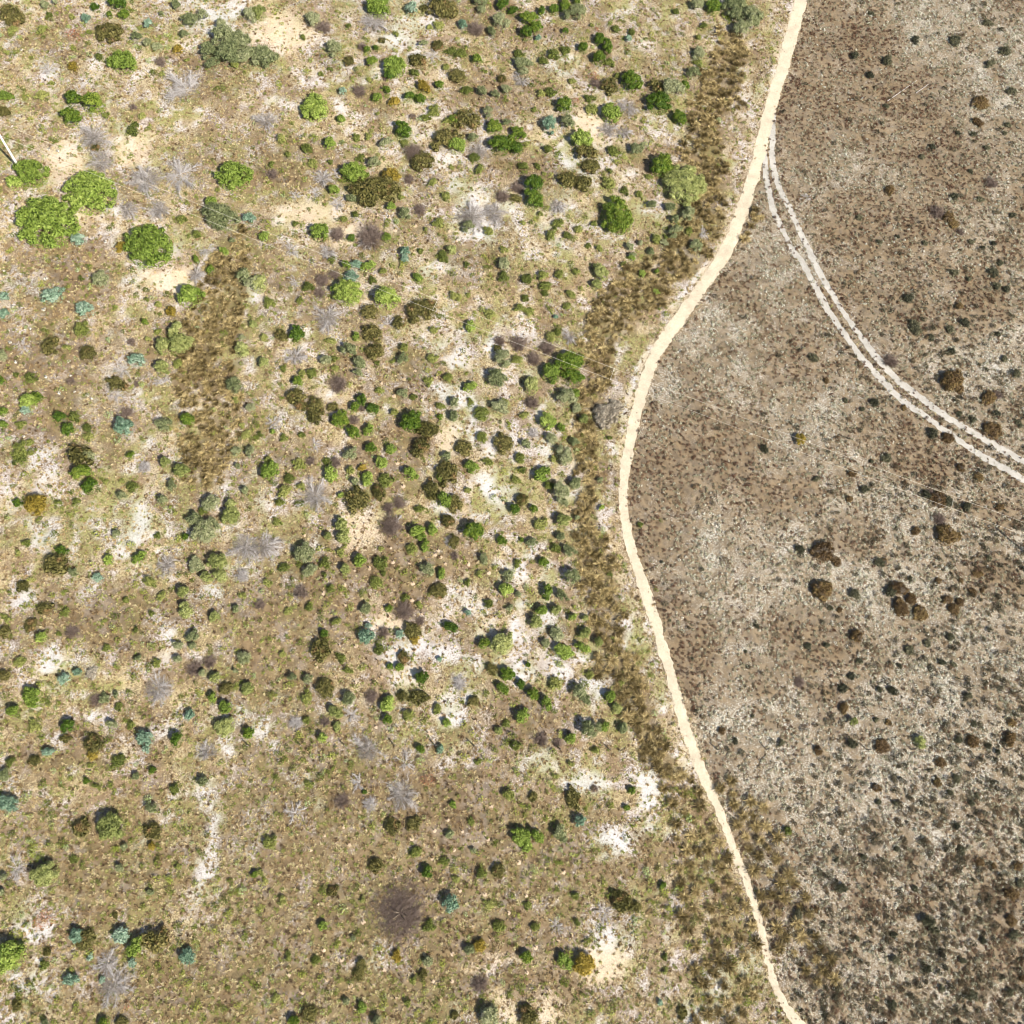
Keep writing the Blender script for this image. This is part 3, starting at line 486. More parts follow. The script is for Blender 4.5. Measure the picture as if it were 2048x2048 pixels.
(2,1): "A 430 800 122;B 300 870 88;A 460 905 72;H 170 770 65;H 270 690 65;H 50 660 75;L 40 790 60;C 150 970 70;D 410 1060 76;D 490 1145 38;B 480 1030 40;H 150 1100 60;L 100 1200 45;B 270 1245 76;B 370 1290 45;C 540 1230 45;I 440 600 80;L 300 610 55;L 340 580 40;C 670 120 62;C 640 210 50;L 480 130 38;L 360 145 50;L 105 180 48;L 230 150 48;L 250 230 50;L 95 315 38;L 440 290 45;L 250 285 28;L 60 390 50;L 130 420 50;L 135 505 25;L 300 430 25;E 330 460 20;L 420 380 40;L 845 55 30;B 905 5 28;B 985 125 30;B 1095 110 25;B 1090 260 28;D 300 1380 45;D 105 1420 38;I 160 1330 45;D 470 1400 40;D 400 1500 70;L 310 1530 35;B 235 1640 60;L 60 1520 50;L 80 1610 35;L 40 1690 45;D 370 1770 76;D 480 1710 50;L 280 1730 45;D 665 1690 30;L 545 1430 20;L 740 1370 30;L 230 1820 20;F 80 1830 70;A 20 1900 50;A 170 1900 42;D 395 1860 40;B 675 1900 22;N 1905 1455 35;W 710 1200 115;W 790 1130 60",
(3,1): "O 1395 935 95;O 1440 990 45;O 1670 1070 65;H 1730 1050 40;H 930 790 60;O 1700 1310 65;N 1110 545 60;N 1060 310 45;N 345 770 35;N 810 1100 40;N 900 1520 40;O 440 940 25;N 1240 1330 45;O 1370 1365 55;O 1440 380 35;N 1400 130 35;N 1510 180 25;N 1480 510 45;N 1700 130 40;N 1750 50 28;N 1800 255 35;N 1720 230 30;N 1370 555 30;N 1220 620 30;N 1735 590 28;N 1390 720 30;N 1790 770 30;N 1870 880 40;N 1440 1190 28;N 1550 1240 25;N 1730 1185 30;G 245 1380 58;N 740 1770 40;N 1200 1800 35;O 1300 1830 70;N 1370 1850 50;H 1230 1790 45;N 1520 1890 45;O 1600 1660 38;O 1470 1590 45;O 1760 1890 35;O 620 1830 30;N 370 1680 28;N 780 1550 20;N 715 1155 22;N 590 1090 25;N 1900 1260 35;O 1030 1140 25;O 640 1640 35",
(0,2): "D 1560 140 132;D 1470 60 65;C 1740 40 70;C 1640 380 88;D 1480 400 70;C 1560 490 60;C 1660 480 60;A 1400 190 30;I 1850 250 150;I 1250 390 100;F 420 390 112;D 550 455 50;A 465 290 40;D 880 165 42;L 1195 175 35;B 820 365 40;L 705 395 28;B 1055 340 50;E 740 495 46;L 690 590 28;L 765 640 28;F 165 560 65;L 80 605 30;L 190 230 45;L 130 310 40;L 950 665 35;L 1225 630 48;C 1385 605 60;L 1465 605 22;C 1400 740 66;C 1620 790 48;L 1130 520 60;D 1450 930 50;D 1450 1010 35;D 1345 1005 45;L 1585 1015 25;L 1025 895 38;L 895 975 32;L 1005 985 25;L 805 1025 38;L 630 1065 26;L 850 870 25;L 490 755 45;F 330 720 70;F 230 850 60;B 300 940 60;H 540 900 60;L 440 920 35;F 30 900 60;L 20 780 35;L 60 810 40;L 140 1130 50;D 1040 1110 40;L 1180 1140 42;D 1840 1100 55;D 1775 1200 28;H 1470 1180 70;H 1580 1130 60;D 1525 1210 42;C 1620 1245 48;D 1340 1110 40;E 580 1205 44;E 480 1260 60;W 690 1215 58;F 30 1240 60;B 240 1400 85;I 1180 1330 140;C 1860 1330 55;B 1600 1400 45;F 1700 1330 62;B 1700 1470 60;C 1695 1620 78;E 1430 1530 45;B 100 1505 60;L 260 1620 55;A 505 1615 62;D 785 1405 42;D 880 1380 35;L 895 1470 38;H 720 1420 60;D 840 1600 45;L 985 1610 42;E 1090 1710 76;E 1100 1790 45;A 1330 1720 62;F 700 1750 85;G 700 1830 45;E 365 1810 48;F 260 1880 50;L 80 1890 50;L 890 1880 55;F 490 1710 45;A 1870 1670 45;I 1560 1800 100;L 440 1430 18;L 740 165 28;L 1150 770 35;L 640 965 20;L 1120 1200 25;D 1780 730 35;I 1830 480 60;L 1830 630 35",
(1,2): "C 640 90 60;C 660 180 62;C 540 180 46;D 365 310 86;L 205 425 48;D 410 440 55;L 160 80 45;L 670 260 30;L 480 280 30;L 640 305 40;B 780 365 60;C 675 430 52;L 520 390 50;L 520 480 35;L 570 590 45;L 690 625 30;L 945 275 30;L 935 380 60;L 960 460 30;L 910 530 55;H 1020 100 95;I 1050 80 70;B 1215 140 58;B 1250 190 45;L 1180 280 48;B 1275 255 45;B 1330 130 60;F 1450 60 75;F 1490 220 60;I 1470 220 50;A 1640 140 92;K 1660 195 35;A 1860 210 46;H 1500 330 35;D 1720 355 46;D 1290 430 60;B 1400 460 45;F 1380 590 72;L 1600 530 38;L 1690 460 40;D 1905 480 50;B 1885 580 55;L 1755 695 42;D 1915 720 30;A 1005 725 36;H 1120 740 84;L 1125 645 35;L 1230 700 35;D 830 730 45;E 835 940 72;E 850 860 34;E 1085 920 46;F 1180 890 82;G 1200 960 40;H 960 910 50;H 1240 820 40;A 1475 865 54;A 1720 995 48;C 1860 990 92;F 1780 1180 55;A 1895 1220 50;A 1860 1330 52;A 1255 1245 62;F 490 1030 92;A 515 920 42;L 200 1070 32;L 600 830 45;L 925 1040 45;L 980 1030 30;F 1110 1100 55;A 1080 1170 38;A 1010 1165 32;L 700 1200 40;F 520 1330 96;D 700 1410 60;D 390 1260 50;D 270 1245 48;L 220 1310 28;C 600 1510 56;C 610 1620 42;B 500 1700 45;I 720 1520 75;H 870 1390 60;B 990 1450 60;A 990 1570 48;L 895 1300 30;F 1230 1400 75;F 1110 1390 50;L 1160 1530 55;L 1370 1480 50;F 1640 1430 50;B 1440 1590 40;C 1830 1650 36;L 1890 1600 35;L 1570 1600 30;E 1390 1790 36;A 1240 1790 42;I 840 1790 140;I 1130 1890 90;I 300 1590 60;I 60 250 140;L 90 535 38;H 340 610 60;H 30 700 45;L 400 720 40;L 240 750 35;L 380 1400 50;L 830 1660 25;E 1600 760 35;E 1385 1110 25;L 320 980 28;L 180 1180 22;L 380 1570 40;H 520 1580 45;L 750 1320 25;I 1540 1290 60;L 640 1100 50;L 1670 1890 35;L 180 1890 30",
(2,2): "C 390 60 62;D 490 40 28;L 215 85 55;A 75 205 18;D 150 225 42;L 330 260 45;D 440 285 50;D 370 180 42;A 245 375 45;D 455 480 76;B 270 595 60;D 385 625 54;B 225 740 50;C 330 740 54;C 180 830 60;B 460 790 42;C 555 800 30;D 340 925 50;D 255 990 45;B 390 1050 70;B 540 1025 56;C 550 910 48;C 655 980 48;L 760 955 25;L 780 1080 25;L 915 960 15;A 120 1155 25;L 590 1230 42;A 10 1230 28;A 65 1300 44;A 160 1370 56;B 260 1450 54;L 330 1300 60;D 510 1360 62;D 550 1420 44;B 740 1390 46;L 820 1295 30;C 790 1480 42;B 75 1540 58;D 590 1640 82;B 440 1710 56;B 700 1620 44;D 835 1630 42;H 220 1720 60;H 340 1740 40;L 25 1760 45;L 1145 1665 28;L 960 1265 18;L 965 100 35;L 1115 70 20;L 1080 590 22;L 805 650 22;L 670 190 25;L 670 300 25;L 440 1900 40;L 630 1800 40;L 40 385 35;L 145 485 20;D 50 620 30;L 740 470 30;N 1850 860 25;N 1765 1050 18;N 1360 1110 18;O 1590 1650 36;N 1690 1730 25;N 1820 1540 18;N 1190 820 15;N 1130 380 18",
(3,2): "O 420 300 92;O 515 375 45;O 410 585 92;O 1000 570 66;O 1090 650 52;O 1010 720 66;N 930 600 50;O 1160 760 62;O 1360 660 42;O 1455 680 44;O 1410 730 42;O 1360 170 92;H 1300 50 55;O 1440 180 45;N 240 285 45;N 670 620 50;C 1145 1735 46;C 650 1580 40;O 580 1480 45;O 665 940 60;N 305 1010 28;N 440 1005 25;H 240 1280 45;N 690 1130 30;N 630 1240 28;N 570 1330 35;N 850 380 45;O 890 370 30;O 1575 465 28;O 1610 465 22;O 1295 515 28;O 1460 515 25;O 1550 605 30;O 1620 590 20;N 1385 940 35;N 1430 1720 30;O 1540 1730 55;O 1830 1710 58;O 870 1770 58;N 640 1750 45;O 385 1800 45;N 110 1740 35;N 1515 1390 35;N 1680 340 28;N 1210 990 30;N 1410 1150 25;N 1320 1130 35;O 910 1590 25;N 820 1570 22;N 1550 1600 25;O 1840 1590 35;N 840 1340 25;N 940 1350 40;N 990 1160 25;N 1070 1040 35;O 1300 1890 40;N 1660 1770 30;N 1730 1810 30;N 470 730 28;O 540 740 25;O 1120 140 40;N 1080 500 25",
(0,3): "C 825 450 122;C 335 800 112;E 70 270 80;F 610 450 76;F 1145 480 92;G 1140 590 42;D 1135 300 55;D 930 590 38;D 900 755 45;A 650 100 34;L 735 145 42;L 475 140 25;D 1020 60 35;A 1145 15 36;E 575 1265 62;E 910 1260 66;B 1020 1350 66;E 1000 1470 45;F 1170 1290 122;F 640 1290 85;E 1410 1425 62;E 525 1600 60;E 680 1425 32;B 60 1420 130;F 350 1390 45;L 330 1480 45;F 120 1800 60;L 1195 1485 32;L 1820 1630 30;L 1710 1820 25;K 960 1795 35;K 320 1150 90;L 560 690 38;I 850 1650 170;I 800 1480 120;I 120 760 100;D 25 830 45;D 10 940 30;E 770 1600 30;F 920 1915 60;A 780 1925 50;D 330 1925 40;L 1340 750 35;L 1180 830 30;D 40 50 50;L 530 70 25;L 830 130 30;D 1530 100 50;L 1320 150 60;L 1370 400 20;L 1570 395 20;A 1925 800 30;L 1080 1040 20;F 870 1110 28;D 1130 940 30",
(1,3): "D 1460 500 34;I 1110 200 150;I 780 110 80;I 860 270 60;A 820 180 22;F 1030 440 72;F 1190 430 76;B 1485 275 28;L 1690 230 28;L 1425 700 38;A 1290 780 46;D 1640 620 28;L 1510 840 35;L 1550 620 20;E 1470 1020 66;F 1830 780 76;L 1700 790 50;L 800 1000 35;F 580 930 45;D 735 1290 34;H 1090 1100 215;L 1310 1190 60;F 800 1480 55;F 770 1560 50;G 1060 1420 50;D 1300 1460 40;G 1690 1340 58;D 1610 1370 42;F 1260 1560 45;B 505 1190 40;L 100 560 60;L 20 790 40;H 650 245 65;I 290 330 90;L 380 260 30;L 200 1000 45;F 910 740 70;L 1140 1770 40;D 680 1760 36;B 800 1810 40;L 145 1740 38;L 970 1750 30;D 910 1905 45;F 1500 1870 42;D 1760 1880 88;H 1690 1630 70;L 1840 1200 55;L 1750 1030 45;L 1840 1040 28;L 90 1800 20;L 1390 1640 28;L 1190 1600 38;L 540 1690 30;F 400 1850 70;A 280 1910 50;L 340 1560 28;L 700 1390 28;L 1540 1440 28;L 1580 890 25;L 1900 200 60;L 1620 400 35;K 1300 90 60;L 240 1430 45;L 450 1450 40;L 120 930 25;L 680 635 18;L 1080 770 25;L 1200 640 50;L 400 120 40",
(2,3): "F 465 230 76;E 510 400 62;D 360 480 56;D 390 530 40;B 70 520 72;B 190 510 62;B 110 590 50;A 905 170 30;A 865 300 25;L 720 290 30;L 860 515 28;L 715 690 20;L 1235 680 18;A 1140 885 30;F 830 1010 90;F 950 1050 50;L 930 950 25;I 700 1090 80;I 340 1190 70;G 545 1480 80;B 400 1460 60;L 490 1160 40;L 480 965 40;A 110 1430 45;L 120 1040 35;L 1160 1425 32;L 1155 1540 38;L 1270 1580 18;F 130 1890 92;L 150 1760 30;L 180 1200 50;L 920 1230 30;E 1120 1770 22;F 160 220 40;L 30 330 30;L 320 60 40;H 620 155 32;L 910 440 30;F 1290 1850 50;L 250 380 25",
(3,3): "N 1420 80 35;N 1370 190 30;N 1530 265 30;N 1570 210 25;N 960 265 25;N 840 260 25;N 970 610 25;N 1220 1180 80;N 1110 910 28;N 1420 440 30;N 1460 620 30;N 720 670 25;N 520 690 25;L 150 480 45;O 1600 710 35;O 1880 740 40;O 1700 740 25;O 1840 1150 50;O 1850 960 60;N 1900 870 35;N 950 1260 28;N 1200 1520 35;N 560 910 45;N 230 1110 50;N 680 1290 25;N 1860 1260 40;N 1460 1450 30;N 1620 1300 35;N 960 1450 40;L 820 1740 22;N 1540 1720 45;N 1830 1690 35;N 940 1790 45;O 1920 1590 30;N 1310 1660 30;O 830 150 40;O 1280 110 40;O 370 1070 25",
}
INFO = {  # name, look, noun, category, group
 'A': ('evergreen_shrub', 'deep glossy green', 'shrub', 'shrub', 'deep green glossy shrubs'),
 'B': ('broadleaf_shrub', 'mid-green leafy', 'shrub', 'shrub', 'mid-green leafy shrubs'),
 'C': ('lime_shrub', 'yellow-green dense', 'shrub', 'shrub', 'yellow-green domed shrubs'),
 'D': ('sage_shrub', 'soft grey-green', 'shrub', 'shrub', 'grey-green shrubs'),
 'E': ('blue_green_shrub', 'pale blue-green', 'shrub', 'shrub', 'blue-green shrubs'),
 'F': ('olive_shrub', 'dull olive feathery', 'shrub', 'shrub', 'olive feathery shrubs'),
 'G': ('golden_shrub', 'golden yellow-green', 'shrub', 'shrub', 'golden shrubs'),
 'L': ('low_shrub', 'low pale green', 'shrub', 'low shrub', 'low pale green shrubs'),
 'N': ('heath_shrub', 'dark grey-green heath', 'bush', 'heath bush', 'dark heath bushes right of the path'),
 'O': ('cushion_shrub', 'brown-olive cushion', 'bush', 'cushion bush', 'brown cushion bushes right of the path'),
 'K': ('rust_shrub', 'rust-red', 'shrub', 'shrub', 'rust-red shrubs'),
 'W': ('twiggy_shrub', 'pale beige twiggy', 'mound', 'shrub', 'pale twiggy mounds'),
 'H': ('dead_shrub', 'purple-brown dead', 'twig bush', 'dead shrub', 'brown dead shrubs'),
 'I': ('dead_bush', 'grey dead', 'branch tangle', 'dead bush', 'grey dead bushes'),
}
# landmarks: kind, tile, x, y -> full label, short name used to place the others
MARK = {
 ('B',0,0,350,1670): ('largest round green bush of all, below the white pole', 'the largest round bush'),
 ('B',0,0,680,1440): ('broad grey-flecked green bush touching the largest round bush', 'the grey-flecked broad bush'),
 ('B',0,0,235,1300): ('bright green bush at the foot of the white pole', None),
 ('A',0,0,705,780): ('deep green right lobe of the three-lobed glossy clump', 'the three-lobed glossy clump'),
 ('A',0,0,555,740): ('yellowish upper left lobe of the three-lobed glossy clump', None),
 ('A',0,0,540,880): ('lower left lobe of the three-lobed glossy clump', None),
 ('D',0,0,1800,320): ('largest grey-green bush in the big clump near the top left', 'the big grey-green clump'),
 ('B',0,0,1120,1840): ('round green bush left of the tussock strip, golden shrub at its edge', 'the round bush left of the tussocks'),
 ('B',0,0,1755,1310): ('smooth domed green bush standing above the tussock strip', 'the dome above the tussock strip'),
 ('F',0,0,820,230): ('feathery olive bush with a few golden flowers near the top left', 'the flowering olive bush'),
 ('I',1,0,70,890): ('fan of bleached grey dead branches on straw-coloured grass', 'the bleached branch fan'),
 ('F',1,0,860,1440): ('widest dark olive bush, joined to a bright green one', 'the widest dark olive bush'),
 ('H',1,0,870,1780): ('horseshoe of purple-brown dead twigs with pale branches inside', 'the brown twig horseshoe'),
 ('I',1,0,1620,1610): ('large grey dead bush with radiating pale branches on white sand', 'the large grey dead bush'),
 ('B',1,0,440,800): ('round green bush with a few bare white twigs at its edge', 'the bush with white twigs'),
 ('B',1,0,925,50): ('green bush at the top edge above a grey branch tangle', 'the top edge green bush'),
 ('F',1,0,1590,900): ('spreading olive bush beside a row of glossy shrubs', 'the spreading olive bush'),
 ('C',2,0,1310,1370): ('large lime-green bush beside the tussocks near the path', 'the large lime bush'),
 ('A',2,0,800,1620): ('big round glossy olive-green bush below the lime bush', 'the big round glossy bush'),
 ('D',2,0,1780,140): ('big grey-green bush at the top beside the sandy path', 'the big bush by the path'),
 ('A',2,0,905,605): ('isolated round dark green shrub on pale ground', 'the isolated dark shrub'),
 ('A',2,0,130,120): ('tall glossy shrub at the head of a green row', 'the tall glossy row'),
 ('F',2,0,560,1150): ('long olive bush with a bright green head', 'the long olive bush'),
 ('I',1,1,540,450): ('heap of silvery dead branches beside olive bushes', 'the silvery branch heap'),
 ('B',1,1,690,270): ('domed green bush under the overhead wires, blue-green shrub on its rim', 'the dome under the wires'),
 ('F',1,1,1440,1640): ('sprawling dark olive bush with a bright shoot in it', 'the sprawling olive bush'),
 ('A',1,1,635,1230): ('glossy green shrub beside a ring of glossy shrubs', 'the glossy ring'),
 ('A',1,1,1170,1240): ('green head of a mixed olive and rusty bush', 'the olive and rusty bush'),
 ('I',1,1,440,1800): ('wide grey dead branch tangle below the middle left', 'the wide grey tangle'),
 ('A',2,1,430,800): ('vivid green dome crossed by the overhead wires', 'the vivid dome'),
 ('W',2,1,710,1200): ('pale beige twiggy mound between tussocks and the sandy path', 'the pale twiggy mound'),
 ('E',0,1,925,1285): ('palest blue-green round shrub on white sand', 'the palest blue-green shrub'),
 ('A',0,1,1415,1235): ('dark green shrub growing alone inside the tussock strip', 'the shrub inside the tussocks'),
 ('C',0,1,1340,660): ('largest of the soft lime shrubs left of the tussock strip', 'the soft lime shrubs'),
 ('F',0,1,600,1500): ('dark olive bush with two bright green ones below it', 'the dark olive bush'),
 ('G',0,1,265,1870): ('largest golden shrub, near the left edge', 'the largest golden shrub'),
 ('D',0,2,1560,140): ('tall grey-green bush below the tussock strip', 'the tall grey-green bush'),
 ('I',0,2,1850,250): ('big dead bush with branches radiating like a star', 'the star of dead branches'),
 ('I',0,2,1180,1330): ('low star of pale dead twigs on brown ground', 'the low dead twig star'),
 ('E',0,2,1090,1710): ('ragged blue-green bush in the lower left scrub', 'the ragged blue-green bush'),
 ('F',0,2,420,390): ('dark feathery green bush on pale lichen ground', 'the dark feathery bush'),
 ('B',0,2,240,1400): ('loose leafy green bush near the left edge', 'the loose leafy bush'),
 ('H',1,2,1120,740): ('round dome of brown dead twigs beside bare sand', 'the brown twig dome'),
 ('E',1,2,835,940): ('strongest blue-green bush casting a dark shadow', 'the strong blue-green bush'),
 ('I',1,2,840,1790): ('fallen white dead branches sweeping in a curve near the post row', 'the fallen white branches'),
 ('A',1,2,1640,140): ('dark glossy bush with a rusty lower edge', 'the glossy rust-edged bush'),
 ('F',1,2,520,1330): ('dark olive bush with yellowish lower side', 'the yellowish olive bush'),
 ('D',2,2,590,1640): ('largest pale green bush just above the row of posts', 'the pale bush above the posts'),
 ('B',2,2,390,1050): ('largest of the round green shrubs scattered on white sand', 'the round shrubs on white sand'),
 ('D',2,2,455,480): ('plump grey-green shrub at the edge of the brown tussocks', 'the plump shrub by the tussocks'),
 ('C',0,3,825,450): ('dense dark dome with a sharp shadow, lower left', 'the dense dark dome'),
 ('C',0,3,335,800): ('bright dense green dome near the left edge', 'the bright dense dome'),
 ('F',0,3,1170,1290): ('brown-olive bush between blue-green shrubs', 'the brown-olive bush'),
 ('H',1,3,1090,1100): ('huge dark heap of dead twigs at the bottom', 'the huge dark twig heap'),
 ('G',2,3,545,1480): ('golden olive bush beside bare orange sand', 'the bush by bare sand'),
 ('B',2,3,70,520): ('loose green bush below the row of posts', 'the loose bush below the posts'),
 ('C',3,2,1145,1735): ('lone bright yellow-green shrub right of the path near the posts', 'the lone bright shrub'),
 ('O',3,2,1000,570): ('upper arc of the ring-shaped cushion bush', 'the ring-shaped cushion'),
 ('O',3,1,1395,935): ('biggest brown cushion bush right of the wheel tracks', 'the biggest brown cushion'),
 ('O',3,0,1612,770): ('round olive-brown cushion near the top right edge', 'the top right cushion'),
 ('O',3,2,420,300): ('broken ring cushion bush on pale sand', 'the broken ring cushion'),
 ('G',3,1,245,1380): ('yellow-green patch bush on the pale heath', 'the yellow patch bush'),
 ('N',3,0,905,450): ('greenest heath bush of three, top right', 'the three heath bushes'),
 ('N',3,1,1110,545): ('large grey-green heath bush between brown cushions', 'the large heath bush'),
 ('N',3,3,1220,1180): ('broad dark heath bush at the lower right', 'the broad dark heath bush'),
 ('O',3,3,1850,960): ('reddish-brown cushion near the right edge', 'the reddish cushion'),
}
rng = np.random.default_rng(11)
ALL = []
for (tx, ty), s in SHRUBS.items():
    for e in s.split(';'):
        k, x, y, r = e.split(); x, y, r = float(x), float(y), float(r)
        u, v = tx*512+x/K, ty*512+y/K
        ALL.append(dict(k=k, u=u, v=v, r=r/K*mpp(u, v), key=(k, tx, ty, int(x), int(y))))
# only the 300 largest of the low pale shrubs are single things
lows = sorted([a for a in ALL if a['k'] == 'L'], key=lambda a: -a['r'])
SMALL_EXTRA = lows[300:]
_drop = set(id(a) for a in SMALL_EXTRA)
ALL = [a for a in ALL if id(a) not in _drop]
# labels
marks = [(a['u'], a['v'], MARK[a['key']][1], a) for a in ALL if a['key'] in MARK and MARK[a['key']][1]]
marks += [(41, 340, 'the white pole', None), (1540, 262, 'the path fork', None)]
def direction(du, dv):
    a = math.degrees(math.atan2(-dv, du)) % 360
    return ['right of', 'upper right of', 'above', 'upper left of', 'left of', 'lower left of', 'below', 'lower right of'][int((a+22.5)//45) % 8]
buckets = {}
med = {}
for a in ALL: med.setdefault(a['k'], []).append(a['r'])
med = {k: float(np.median(v)) for k, v in med.items()}
for a in ALL:
    if a['key'] in MARK: a['label'] = MARK[a['key']][0]; continue
    d, m = min(((math.hypot(a['u']-m[0], a['v']-m[1]), m) for m in marks if m[3] is not a), key=lambda t: t[0])
    size = 'small' if a['r'] < 0.72*med[a['k']] else ('large' if a['r'] > 1.45*med[a['k']] else '')
    lab = (size+' '+INFO[a['k']][1]+' '+INFO[a['k']][2]+' '+direction(a['u']-m[0], a['v']-m[1])+' '+m[2]).strip()
    buckets.setdefault(lab, []).append((d, a))
ORD = ['nearest', 'second nearest', 'third nearest', 'fourth nearest', 'fifth nearest', 'sixth nearest', 'seventh nearest', 'eighth nearest', 'ninth nearest', 'tenth nearest', 'eleventh nearest', 'twelfth nearest']
for lab, l in buckets.items():
    l.sort(key=lambda t: t[0])
    for i, (d, a) in enumerate(l):
        a['label'] = lab if len(l) == 1 else lab+', '+ORD[min(i, 11)]

BINS = [0.20, 0.32, 0.5, 0.78, 1.2]
CACHE = {}
def crown_for(k, r, seed, uniq=False):
    big = r > 1.75 or uniq
    if big: b, var = r, seed
    else:
        b = min(BINS, key=lambda q: abs(math.log(q/r))); var = seed % 5
    key = (k, round(b, 3), var)
    if key in CACHE: return CACHE[key], r/b
    nl = int(np.clip(8+11*b**1.3, 9, 130)); lobe = math.sqrt(1.5/nl)*1.15
    hr = np.interp(b, [0.2, 0.6, 1.5, 3.0, 5.0], [1.25, 1.15, 0.95, 0.75, 0.62]); sd = hash((k, int(b*1000), var)) % 100000 if False else int(ord(k)*977+b*7919+var*131)
    if k in 'ABCDE' and b < 1.3: hr *= 1.22
    leaf = 0.085+0.022*min(b, 4.0); m = MATS[k]; kw = dict(dens=1.5)
    if k == 'A': kw = dict(dens=1.6, jit=0.65, thin=0.5, gaps=0.10)
    if k == 'B': leaf *= 1.1; kw = dict(dens=1.5, jit=0.65, thin=0.6, gaps=0.12 if b < 1.3 else 0.0)
    if k == 'C': leaf *= 0.85; kw = dict(dens=1.5, jit=0.5)
    if k == 'D': leaf *= 0.9; kw = dict(dens=1.35, jit=0.7, fuzz=0.16, gaps=0.30 if var % 2 else 0.12)
    if k == 'E': leaf *= 1.15; kw = dict(dens=1.2, jit=0.8, thin=0.35, fuzz=0.15)
    if k == 'F': leaf *= 1.25; hr *= 0.75; kw = dict(dens=1.3, jit=1.0, thin=0.22, fuzz=0.38, gaps=0.15); lobe *= 1.1
    if k == 'G': kw = dict(dens=1.4, jit=0.7, thin=0.4, fuzz=0.1)
    if k == 'L': hr *= 0.8; leaf *= 0.95; kw = dict(dens=1.2, jit=0.8, fuzz=0.25, core=b > 0.28, gaps=0.40)
    if k == 'N': hr *= 0.8; leaf *= 1.0; kw = dict(dens=1.3, jit=0.8, thin=0.45, fuzz=0.3, gaps=0.25)
    if k == 'O': hr *= 0.7; leaf *= 0.9; kw = dict(dens=1.2, jit=0.7, fuzz=0.1, hole=(0.34 if (b > 1.2 and var % 2) else 0))
    if k == 'K': hr *= 0.6; kw = dict(dens=0.9, jit=1.0, thin=0.3, fuzz=0.3, core=False)
    if k == 'W': leaf *= 0.8; hr *= 0.6; kw = dict(dens=1.1, jit=1.0, thin=0.25, fuzz=0.2)
    me = crown('crown', b, b*hr, nl, leaf, m, sd, lobe=lobe, **kw); me['h'] = b*hr
    CACHE[key] = me
    return me, r/b
STEMS = [stem_mesh('stem', 1.0, 1.0, 70+i) for i in range(4)]
BR_LEN = [0.7, 1.2, 2.0, 3.2]
BRANCH = {(i, j): branch_mesh('branch', L_, MATS['I'], 300+i*10+j, thick=0.012+0.007*L_, subs=14+4*i, fine=5+i) for i, L_ in enumerate(BR_LEN) for j in range(6)}
DOME = {}
def dome_for(k, r, seed):
    b = min([0.35, 0.6, 1.0, 1.7, 3.2], key=lambda q: abs(math.log(q/r))); key = (k, b, seed % 4)
    if key not in DOME:
        DOME[key] = twig_dome('twigs', b, b*0.75 if b < 2 else b*0.4, MATS[k], int(b*100)+seed % 4, n=(int(90+130*b) if b < 2 else 900) if k != 'J' else int(50+45*b), thick=0.009+0.003*min(b, 1.5))
    return DOME[key], r/b
for i, a in enumerate(ALL):
    k, r = a['k'], a['r']; name, look, noun, cat, grp = INFO[k]
    tag = dict(label=a['label'], cat=cat, group=grp)
    rz = rng.uniform(0, 6.283)
    if k in 'HI':
        hh = r*0.35
        p = P(a['u'], a['v'], hh); loc = (p[0], p[1], hz(p[0], p[1])-0.01)
        if k == 'H' or r < 0.9:
            me, s = dome_for(k, r, i)
            if r > 1.5:
                e = link(name, None, loc, rz, **tag); link('twigs', me, (0, 0, 0), 0, (s, s, s), parent=e); link('stem', STEMS[i % 4], (0, 0, 0), 1.0, (r*0.5, r*0.5, r*0.4), parent=e)
            else: link(name, me, loc, rz, (s, s, s*rng.uniform(0.85, 1.15)), **tag)
        else:
            e = link(name, None, loc, rz, **tag)
            bi = min(range(4), key=lambda q: abs(math.log(BR_LEN[q]/r))); s = r/BR_LEN[bi]
            nb = int(rng.integers(17, 24)); fan = 6.283 if i % 3 else 3.9
            if r > 1.3: me, s2 = dome_for('J', r*0.8, i); link('twigs', me, (0, 0, 0), 0, (s2, s2, s2*0.5), parent=e)
            for q in range(nb):
                ss = s*rng.uniform(0.55, 1.12)
                link('branch', BRANCH[(bi, int(rng.integers(6)))], (rng.normal(0, r*0.07), rng.normal(0, r*0.07), 0), fan*q/nb+rng.normal(0, 0.2), (ss, ss, ss*rng.uniform(0.5, 1.0)), parent=e)
        continue
    me, s = crown_for(k, r, i)
    h = me['h']*s
    p = P(a['u'], a['v'], 0.5*h); loc = (p[0], p[1], hz(p[0], p[1])-0.01)
    w_ = 0.22 if r < 1.2 else 0.08; sx = s*rng.uniform(1-w_, 1+w_); sy = s*rng.uniform(1-w_, 1+w_); sz = s*rng.uniform(0.88, 1.15)
    if r > 0.95:
        e = link(name, None, loc, rz, **tag)
        link('crown', me, (0, 0, 0), 0, (sx, sy, sz), parent=e)
        link('stem', STEMS[i % 4], (0, 0, 0), 0, (r*0.6, r*0.6, h*0.6), parent=e)
    else:
        link(name, me, loc, rz, (sx, sy, sz), **tag)

